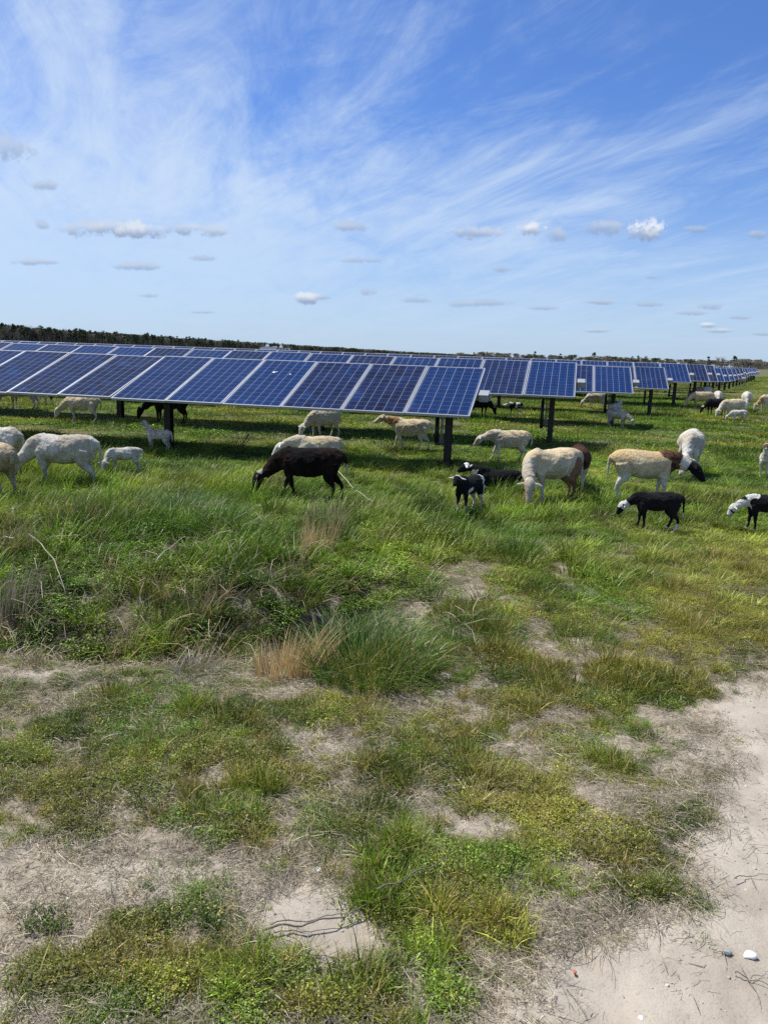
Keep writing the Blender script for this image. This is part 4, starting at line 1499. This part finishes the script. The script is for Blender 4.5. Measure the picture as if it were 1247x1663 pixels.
def coat_mat(name, rough, bs_, bstr, bdist, streakz):
    m, nt, out = mat(name)
    a = nt.attr('coat')
    oc = nt.new('ShaderNodeTexCoord').outputs['Object']
    mp = nt.new('ShaderNodeMapping'); mp.inputs['Scale'].default_value = (1, 1, streakz)
    nt.l.new(oc, mp.inputs[0])
    n = nt.noise(mp.outputs[0], bs_, 5, .65, .3)
    n2 = nt.noise(oc, 9, 4, .6)
    c = nt.mix(nt.ramp(n, .3, .7, 0, .5), a.outputs['Color'], nt.vmath('SCALE', a.outputs['Color'], scale=.5))
    c = nt.mix(nt.ramp(n2, .5, .75, 0, .28), c, nt.vmath('MULTIPLY', a.outputs['Color'], (.72, .62, .48)))
    b = pbsdf(nt, out, c, rough, spec=.06, normal=bump(nt, n, bstr, bdist))
    b.inputs['Sheen Weight'].default_value = .03
    b.inputs['Sheen Roughness'].default_value = .6
    return m


HAIR_M = coat_mat('hair_coat', .85, 42, 1.0, .018, .45)
WOOL_M = coat_mat('wool_coat', .95, 38, 1.0, .022, .7)
EYE_M, nt, out = mat('eye_dark')
pbsdf(nt, out, (.012, .010, .008), .15)

W3 = .004
sheep('dark brown sheep with black head grazing in front of the half-shaded cream sheep', 500, 729, .66, 178, 'graze', 'brown', legs=(.12, -.06, -.10, .02), fat=1.02, yaw=6, tail=.22)
sheep('cream sheep behind the dark brown one, its neck in the panel shade', 512, 711, .58, 180, 'low', 'cream', yaw=8, legs=(.05, -.05, 0, .06), fat=.98)
sheep('cream sheep with reddish tan neck walking left under the first row', 664, 688, .60, 177, 'walk', 'creamtan', legs=(.10, -.08, -.10, .12), fat=1.08, dpos=(.02, .35))
sheep('pale sheep with lowered head walking left right of the last post', 826, 703, .56, 178, 'low', 'cream', legs=(.12, -.02, .06, -.04), fat=.95, tail=.2, dpos=(.05, .3))
sheep('big cream sheep grazing with brown hind legs, before the brown and white one', 896, 731, .70, 207, 'graze', 'bigcream', yaw=40, head_yaw=12, legs=(.02, -.04, -.06, .05), fat=1.12, voxel=.012)
sheep('brown and white sheep seen from behind, partly hidden by the big cream one', 940, 726, .66, 76, 'graze', 'brownwhite', legs=(0, 0, .03, -.05), wool=W3, fat=1.0)
sheep('cream sheep with dark brown collar and black head turned right', 1052, 734, .68, -8, 'low', 'collar', legs=(.03, -.04, -.03, .02), wool=W3, fat=1.0, yaw=-4, head_yaw=-8)
sheep('white sheep grazing head-on behind the black-headed one', 1124, 701, .74, 243, 'graze', 'white', legs=(0, .03, 0, 0), fat=1.05)
sheep('black lamb with white head, white hind foot and white tail tip, nearest of the lambs', 1066, 803, .41, 176, 'lowest', 'blackwhitehead', lamb=True, legs=(.05, -.02, .04, -.05), fat=1.15, voxel=.012, tail=.34)
sheep('black and white patched lamb grazing at the right edge', 1246, 808, .41, 176, 'lowest', 'patches2', lamb=True, legs=(.05, -.03, .04, -.04), fat=1.1, voxel=.012)
sheep('small black and white lamb standing left of the big cream sheep', 762, 779, .42, 232, 'walk', 'patches', lamb=True, legs=(.03, -.03, .02, -.02), fat=1.05, voxel=.012, yaw=14)
sheep('black lamb with white cap lying in the panel shade', 808, 765, .50, 178, 'walk', 'blackcap', lamb=True, lie=True, fat=1.1, voxel=.012)
sheep('tiny lamb facing the camera at the right edge of the pasture', 1243, 737, .42, 243, 'up', 'brownneck', lamb=True)
sheep('long white hair sheep grazing to the left near the left edge', 100, 708, .68, 178, 'graze', 'white', legs=(.10, -.04, .05, -.10), fat=1.0, tail=.30, yaw=4)
sheep('tan woolly sheep cut by the left edge, seen from the rear', -22, 720, .68, 148, 'graze', 'tanwool', wool=.012, legs=(0, 0, .02, -.04), fat=1.15)
sheep('white sheep rump at the left edge behind the tan woolly one', -12, 695, .66, 168, 'graze', 'white', fat=1.0)
sheep('pale lamb grazing with ears out, left of the front post', 201, 730, .37, 200, 'graze', 'white', lamb=True, yaw=45, head_yaw=15, legs=(.02, -.02, .03, -.04), fat=1.15, tail=.2)
sheep('greyish lamb looking left behind the leftmost post, in the shade', 256, 700, .37, 172, 'up', 'white', lamb=True, fat=1.1)
sheep('cream sheep grazing left in the pasture behind the first row, left side', 132, 644, .60, 180, 'graze', 'cream', legs=(.04, -.06, .02, -.05), voxel=.018, fat=.92)
sheep('shaggy cream sheep grazing left of the middle post', 526, 667, .60, 222, 'graze', 'shaggy', wool=.016, voxel=.014, fat=.95, legs=(.03, -.06, .04, -.05))
sheep('dark sheep mostly hidden behind the leftmost post and panels', 274, 638, .72, 178, 'graze', 'brown', voxel=.02, eyes=False)
sheep('brown-backed pale sheep mostly hidden under the first row at far left', 36, 622, .70, 178, 'graze', 'cream', voxel=.022, eyes=False)
sheep('small white lamb half hidden under the first row at far left', 66, 634, .42, 8, 'low', 'white', lamb=True, voxel=.022, eyes=False)
sheep('tiny spotted lamb beside the white one under the first row at far left', 76, 633, .40, 0, 'low', 'patches', lamb=True, voxel=.022, eyes=False)
sheep('black sheep half hidden behind the end of the nearest row', 778, 644, .62, 30, 'graze', 'black', voxel=.022, eyes=False)
sheep('tiny black-headed white lamb far behind the second row', 836, 655, .36, 182, 'low', 'patches2', lamb=True, voxel=.022, eyes=False)
sheep('white sheep looking away beyond the third row post', 999, 656, .58, 60, 'walk', 'white', voxel=.018, eyes=False, fat=1.0)
sheep('grey shaded lamb grazing in front of the white one by the third post', 1004, 668, .46, -40, 'graze', 'grey_shaded', lamb=True, voxel=.018, eyes=False, fat=1.2)
sheep('small white sheep glimpsed behind the post of the third row', 968, 639, .56, 190, 'graze', 'white', voxel=.022, eyes=False)
V2 = .020
sheep('big pale sheep grazing left in the far flock, behind the white lamb', 1190, 649, .66, 196, 'graze', 'cream', voxel=V2, eyes=False, fat=1.05, yaw=10)
sheep('white lamb grazing left at the front of the far flock', 1199, 667, .38, 180, 'graze', 'white', lamb=True, voxel=V2, eyes=False, fat=1.1)
sheep('black sheep grazing left in the far flock', 1161, 648, .58, 200, 'graze', 'black', voxel=V2, eyes=False)
sheep('tan-backed sheep grazing left at the back of the far flock', 1140, 637, .64, 178, 'graze', 'tanwool', voxel=V2, eyes=False)
sheep('white sheep at the rear left of the far flock, just above the tan-backed one', 1141, 629, .60, 165, 'graze', 'white', voxel=V2, eyes=False, fat=1.1)
sheep('white sheep seen from the front in the far flock, behind the tan-backed one', 1166, 636, .66, 250, 'graze', 'white', voxel=V2, eyes=False)
sheep('white sheep seen end-on at the right of the far flock', 1213, 637, .72, 246, 'graze', 'white', voxel=V2, eyes=False)
sheep('pale sheep with brown face cut by the right edge, far off', 1249, 642, .66, 200, 'graze', 'creamtan', voxel=V2, eyes=False)
sheep('pale sheep standing in the shade among the far row posts', 1203, 613, .72, 180, 'graze', 'grey_shaded', voxel=.03, eyes=False)

# ------------------------------------------------------------------ far wood, single trees, warehouse
bark_m, nt, out = mat('bark')
pos = nt.new('ShaderNodeNewGeometry').outputs['Position']
pbsdf(nt, out, nt.mix(nt.noise(pos, 1.5, 3), (.24, .21, .18), (.40, .36, .31)), .9, spec=.1)


def leaf_mat(name, a, b_):
    m, nt, out = mat(name)
    pos = nt.new('ShaderNodeNewGeometry').outputs['Position']
    oi = nt.new('ShaderNodeObjectInfo').outputs['Random']
    c = nt.mix(nt.noise(pos, .8, 3), a, b_)
    c = nt.vmath('SCALE', c, scale=nt.ramp(oi, 0, 1, .7, 1.25, smooth=False))
    pbsdf(nt, out, c, .9, spec=.08)
    return m


pine_m = leaf_mat('pine_needles', (.060, .080, .042), (.10, .118, .062))
bare_m = leaf_mat('bare_twigs', (.20, .175, .15), (.30, .27, .23))
bud_m = leaf_mat('budding_leaves', (.14, .16, .08), (.21, .21, .12))


def crown(rs, n, cx, h0, h1, rad, size, shape=1.0):
    V, Fc = [], []
    nb = 14
    blobs = []
    for _ in range(nb):
        t = rs.uniform(0, 1)
        rr_ = rad * (1 - t ** 1.5 * .8) * shape
        a = rs.uniform(0, 6.28); q = rr_ * rs.uniform(.1, .85)
        blobs.append((math.cos(a) * q, math.sin(a) * q, h0 + (h1 - h0) * t, rs.uniform(.22, .42) * rad))
    for _ in range(n):
        bx, by, bz, br = blobs[rs.randrange(nb)]
        u = Vector((rs.gauss(0, 1), rs.gauss(0, 1), rs.gauss(0, .7)))
        u = u.normalized() * br * rs.uniform(.5, 1.05)
        p = Vector((bx, by, bz)) + u
        a = Vector((rs.gauss(0, 1), rs.gauss(0, 1), rs.gauss(0, .6))).normalized() * size * rs.uniform(.5, 1.3)
        b2 = a.cross(Vector((rs.gauss(0, 1), rs.gauss(0, 1), rs.gauss(0, 1)))).normalized() * size * rs.uniform(.3, .8)
        k = len(V)
        V += [tuple(p - a), tuple(p + b2), tuple(p + a), tuple(p - b2)]
        Fc.append((k, k + 1, k + 2, k + 3))
    me = bpy.data.meshes.new('crown')
    me.from_pydata(V, [], Fc)
    return me


def bare_crown(rs, h0, h1, rad):
    mb = MB()
    for _ in range(46):
        z0 = rs.uniform(h0, h1 * .8)
        a = rs.uniform(0, 6.28)
        d = Vector((math.cos(a) * rs.uniform(.3, .9), math.sin(a) * rs.uniform(.3, .9), 1)).normalized()
        L = rs.uniform(.5, 1) * rad * 1.5
        p0 = Vector((0, 0, z0)); p1 = p0 + d * L * .5; p2 = p1 + (d + Vector((rs.uniform(-.4, .4), rs.uniform(-.4, .4), .3))).normalized() * L * .5
        mb.tube([p0, p1, p2], [.09, .06, .03], 3, caps=False)
        for _ in range(4):
            e = Vector((rs.uniform(-1, 1), rs.uniform(-1, 1), rs.uniform(0, 1))).normalized()
            mb.tube([p1, p1 + e * L * .4], [.05, .02], 3, caps=False)
            mb.tube([p2, p2 + e * L * .3], [.04, .02], 3, caps=False)
    return mb.mesh('crown')


def trunk_mesh(h, r):
    mb = MB()
    mb.tube([(0, 0, -.5), (0.05, 0, h * .4), (-.1, .05, h * .75), (0, 0, h)], [r, r * .8, r * .5, r * .15], 6)
    return mb.mesh('trunk')


TREE = []
rs = random.Random(3)
for kind in range(7):
    if kind < 3:
        cm = crown(rs, 520, 0, 7.5 if kind < 2 else 5, 14.2, 2.7, .42); cm.materials.append(pine_m); tm = trunk_mesh(14, .22)
    elif kind < 5:
        cm = bare_crown(rs, 4, 13, 2.8); cm.materials.append(bare_m); tm = trunk_mesh(12.5, .22)
    elif kind == 5:
        cm = crown(rs, 300, 0, 4, 12, 3.0, .33); cm.materials.append(bud_m); tm = trunk_mesh(12, .2)
    else:
        cm = crown(rs, 420, 0, 9.5, 14.5, 2.6, .40, 1.2); cm.materials.append(pine_m); tm = trunk_mesh(14, .2)
    tm.materials.append(bark_m)
    TREE.append((tm, cm))


def tree(kind, x, y, s, label, group=None, name=None, sx=1.0):
    nm = name or ('pine_tree' if kind in (0, 1, 2, 6) else 'bare_tree' if kind < 5 else 'budding_tree')
    r_ = empty(nm, (x, y, hz1(x, y)), rs.uniform(0, 6.28))
    r_.scale = (s * sx, s * sx, s)
    tag(r_, label, 'tree', group)
    for nm2, me_ in (('trunk', TREE[kind][0]), ('crown', TREE[kind][1])):
        c_ = bpy.data.objects.new(nm2, me_)
        col.objects.link(c_); c_.parent = r_
    return r_


# the wood's edge runs away to the right: photo x -> distance of the edge
EDGE = [(-60, 540), (0, 560), (200, 720), (400, 1010), (560, 1350), (740, 2300)]
for i in range(285):
    u = (i + rs.uniform(0, .9)) / 285
    px = -60 + 800 * u
    D = np.interp(px, [e[0] for e in EDGE], [e[1] for e in EDGE]) * rs.uniform(1.0, 1.05)
    d = ray(px, 560)
    d2 = Vector((d.x, d.y)).normalized()
    kind = rs.choices([0, 1, 2, 3, 4, 5, 6], [4, 4, 3, 3, 3, 1.5, 2])[0]
    lb = {0: 'dark pine at the edge of the far wood', 1: 'dark pine at the edge of the far wood', 2: 'dark pine at the edge of the far wood', 6: 'dark pine at the edge of the far wood',
          3: 'bare grey tree at the edge of the far wood', 4: 'bare grey tree at the edge of the far wood', 5: 'budding tree at the edge of the far wood'}[kind]
    gp = {'d': 'pines of the far wood', 'b': 'bare and budding trees of the far wood'}[lb[0]]
    if kind == 5: gp = 'budding trees of the far wood'
    tree(kind, d2.x * D, d2.y * D, rs.uniform(.78, 1.0) * (.85 + .15 * (D < 1200)), lb, gp, sx=1.1)
# depth of the wood behind its edge: one uncountable mass of crowns and stems
P, I = [], []
wood = bpy.data.collections.new('wood_proto')
wmeshes = []
for kind in range(6):
    r3 = random.Random(40 + kind)
    mb = MB()
    for t_ in range(7):
        ox = r3.uniform(-6, 6); oy = r3.uniform(-5, 5); hh = r3.uniform(11, 13.6)
        mb.tube([(ox, oy, -1), (ox + .2, oy, hh * .8)], [.2, .1], 4, caps=False, mi=1)
        for _ in range(90):
            p = Vector((ox + r3.gauss(0, 1.3), oy + r3.gauss(0, 1.3), hh * (1 - abs(r3.gauss(0, .22)))))
            a = Vector((r3.gauss(0, 1), r3.gauss(0, 1), r3.gauss(0, 1))).normalized() * .6
            b2 = a.cross(Vector((r3.gauss(0, 1), r3.gauss(0, 1), r3.gauss(0, 1)))).normalized() * .45
            mb.add([p - a, p + b2, p + a, p - b2], [(0, 1, 2, 3)], 0)
    m_ = mb.mesh('wood_clump')
    m_.materials.append([pine_m, bare_m, pine_m, bud_m, bare_m, pine_m][kind]); m_.materials.append(bark_m)
    wood.objects.link(bpy.data.objects.new('wood_clump_%d' % kind, m_))
for i in range(1500):
    px = rs.uniform(-120, 830)
    D = np.interp(px, [e[0] for e in EDGE], [e[1] for e in EDGE]) * (1.05 + abs(rs.gauss(0, .10)))
    d = ray(px, 560); d2 = Vector((d.x, d.y)).normalized()
    P.append((d2.x * D, d2.y * D, .1)); I.append(rs.randrange(6))
for i in range(520):      # thin band on the right horizon, nearer at the far right
    px = rs.uniform(740, 1500) if i < 360 else rs.uniform(1195, 1400)
    D = rs.uniform(1700, 2100) if i < 360 else rs.uniform(1350, 1600)
    d = ray(px, 560); d2 = Vector((d.x, d.y)).normalized()
    P.append((d2.x * D, d2.y * D, .1)); I.append(rs.choice([1, 4, 3, 1, 2]))
P = np.array(P); n = len(P)
s_ = rng.uniform(.75, 1.02, n)
s_[1500:] *= rng.uniform(.75, 1.35, 520)
scatter('wood', wood, P, np.array(I), np.stack([0 * s_, 0 * s_, rng.uniform(0, 6, n)], 1), np.stack([s_ * 1.2, s_ * 1.2, s_], 1), np.ones((n, 4)), 'dense pine wood far behind the solar rows', 'wood')

# single trees that stand clear on the right horizon
SINGLE = [(869, 6, 1500, 1.10, 'dark round pine on the horizon above the second row, left of a pair'), (881, 6, 1600, .8, 'small pine right beside the round pine above the second row'),
          (911, 6, 1500, .95, 'dark pine on the horizon above the right end of the second row'), (966, 0, 1400, 1.15, 'tallest dark pine on the horizon above the third row'),
          (1028, 6, 1500, .9, 'leftmost of three dark pines in a cluster above the fourth row'), (1038, 6, 1480, .98, 'middle of three dark pines in a cluster above the fourth row'),
          (1050, 6, 1500, .95, 'rightmost of three dark pines in a cluster above the fourth row'), (1130, 6, 1500, .8, 'small dark pine above the gap between far rows'),
          (1153, 2, 1300, 1.0, 'dome-shaped dark pine on the right horizon'), (1168, 3, 1250, 1.05, 'bare grey tree right of the dome-shaped pine'), (1176, 4, 1250, 1.0, 'bare grey tree just left of the dark pine at right'),
          (1195, 0, 1250, 1.10, 'dark tall pine near the right end of the horizon'), (1208, 3, 1250, .95, 'bare grey tree beside the dark tall pine at right'), (1215, 4, 1250, .9, 'rightmost pale bare tree before the brown treeline'),
          (1232, 5, 1200, .85, 'brownish budding tree at the right edge of the horizon'), (1243, 5, 1200, .8, 'last budding tree cut by the right edge'), (1120, 3, 1400, .85, 'low bare tree on the right horizon above the sixth row'),
          (752, 3, 1900, 1.0, 'faint bare tree at the right end of the far wood'), (770, 6, 1800, .9, 'small pine just right of the far wood'), (842, 4, 1600, .85, 'low bare tree left of the round pine')]
for (px, kind, D, s, lb) in SINGLE:
    d = ray(px, 560); d2 = Vector((d.x, d.y)).normalized()
    tree({6: 2, 2: 2}.get(kind, kind), d2.x * D, d2.y * D, s * 1.15, lb, 'trees on the right horizon', sx=1.7)

# white flat-roofed warehouse seen over the panels
wh_m, nt, out = mat('white_cladding')
pbsdf(nt, out, (.70, .72, .74), .6)
wd_m, nt, out = mat('roof_unit_grey')
pbsdf(nt, out, (.55, .57, .60), .6)
D = 620.0
d = ray(447, 567); d2 = Vector((d.x, d.y)).normalized()
wr = empty('warehouse', (d2.x * D, d2.y * D, .1), -math.atan2(d2.x, d2.y))
tag(wr, 'white flat-roofed warehouse seen over the panels before the wood', 'building')
mb = MB(); mb.box((0, 0, 2.2), (23, 16, 4.6)); mb.box((-4, -4, 4.7), (10, 8, .5)); mb.build('wall', wh_m, wr)
mb = MB(); mb.box((-6, -3, 5.7), (2.6, 2.4, 1.6)); mb.box((-6, -3, 6.7), (1.4, 1.2, .5)); mb.build('roof_unit', wh_m, wr)
mb = MB(); mb.box((4.5, -3, 5.3), (2.2, 2.4, 1.5)); mb.box((4.6, -3, 6.3), (1.2, 1.2, .6)); mb.build('roof_unit', wh_m, wr)
mb = MB(); mb.box((0, -3, 5.0), (3.2, 2, .9)); mb.build('roof_unit', wd_m, wr)
mb = MB()
for i in range(5): mb.box((-11 + i * .9, -7.9, 5.3), (.10, .10, 1.8))
mb.box((-9.2, -7.9, 6.15), (3.8, .1, .1)); mb.build('roof_rail', wd_m, wr)
mb = MB()
for i in range(4): mb.box((2 + i * 2.4, -8.03, 3.6), (1.6, .06, .9))
mb.build('window', ant_m, wr)
print('objects', len(bpy.data.objects))
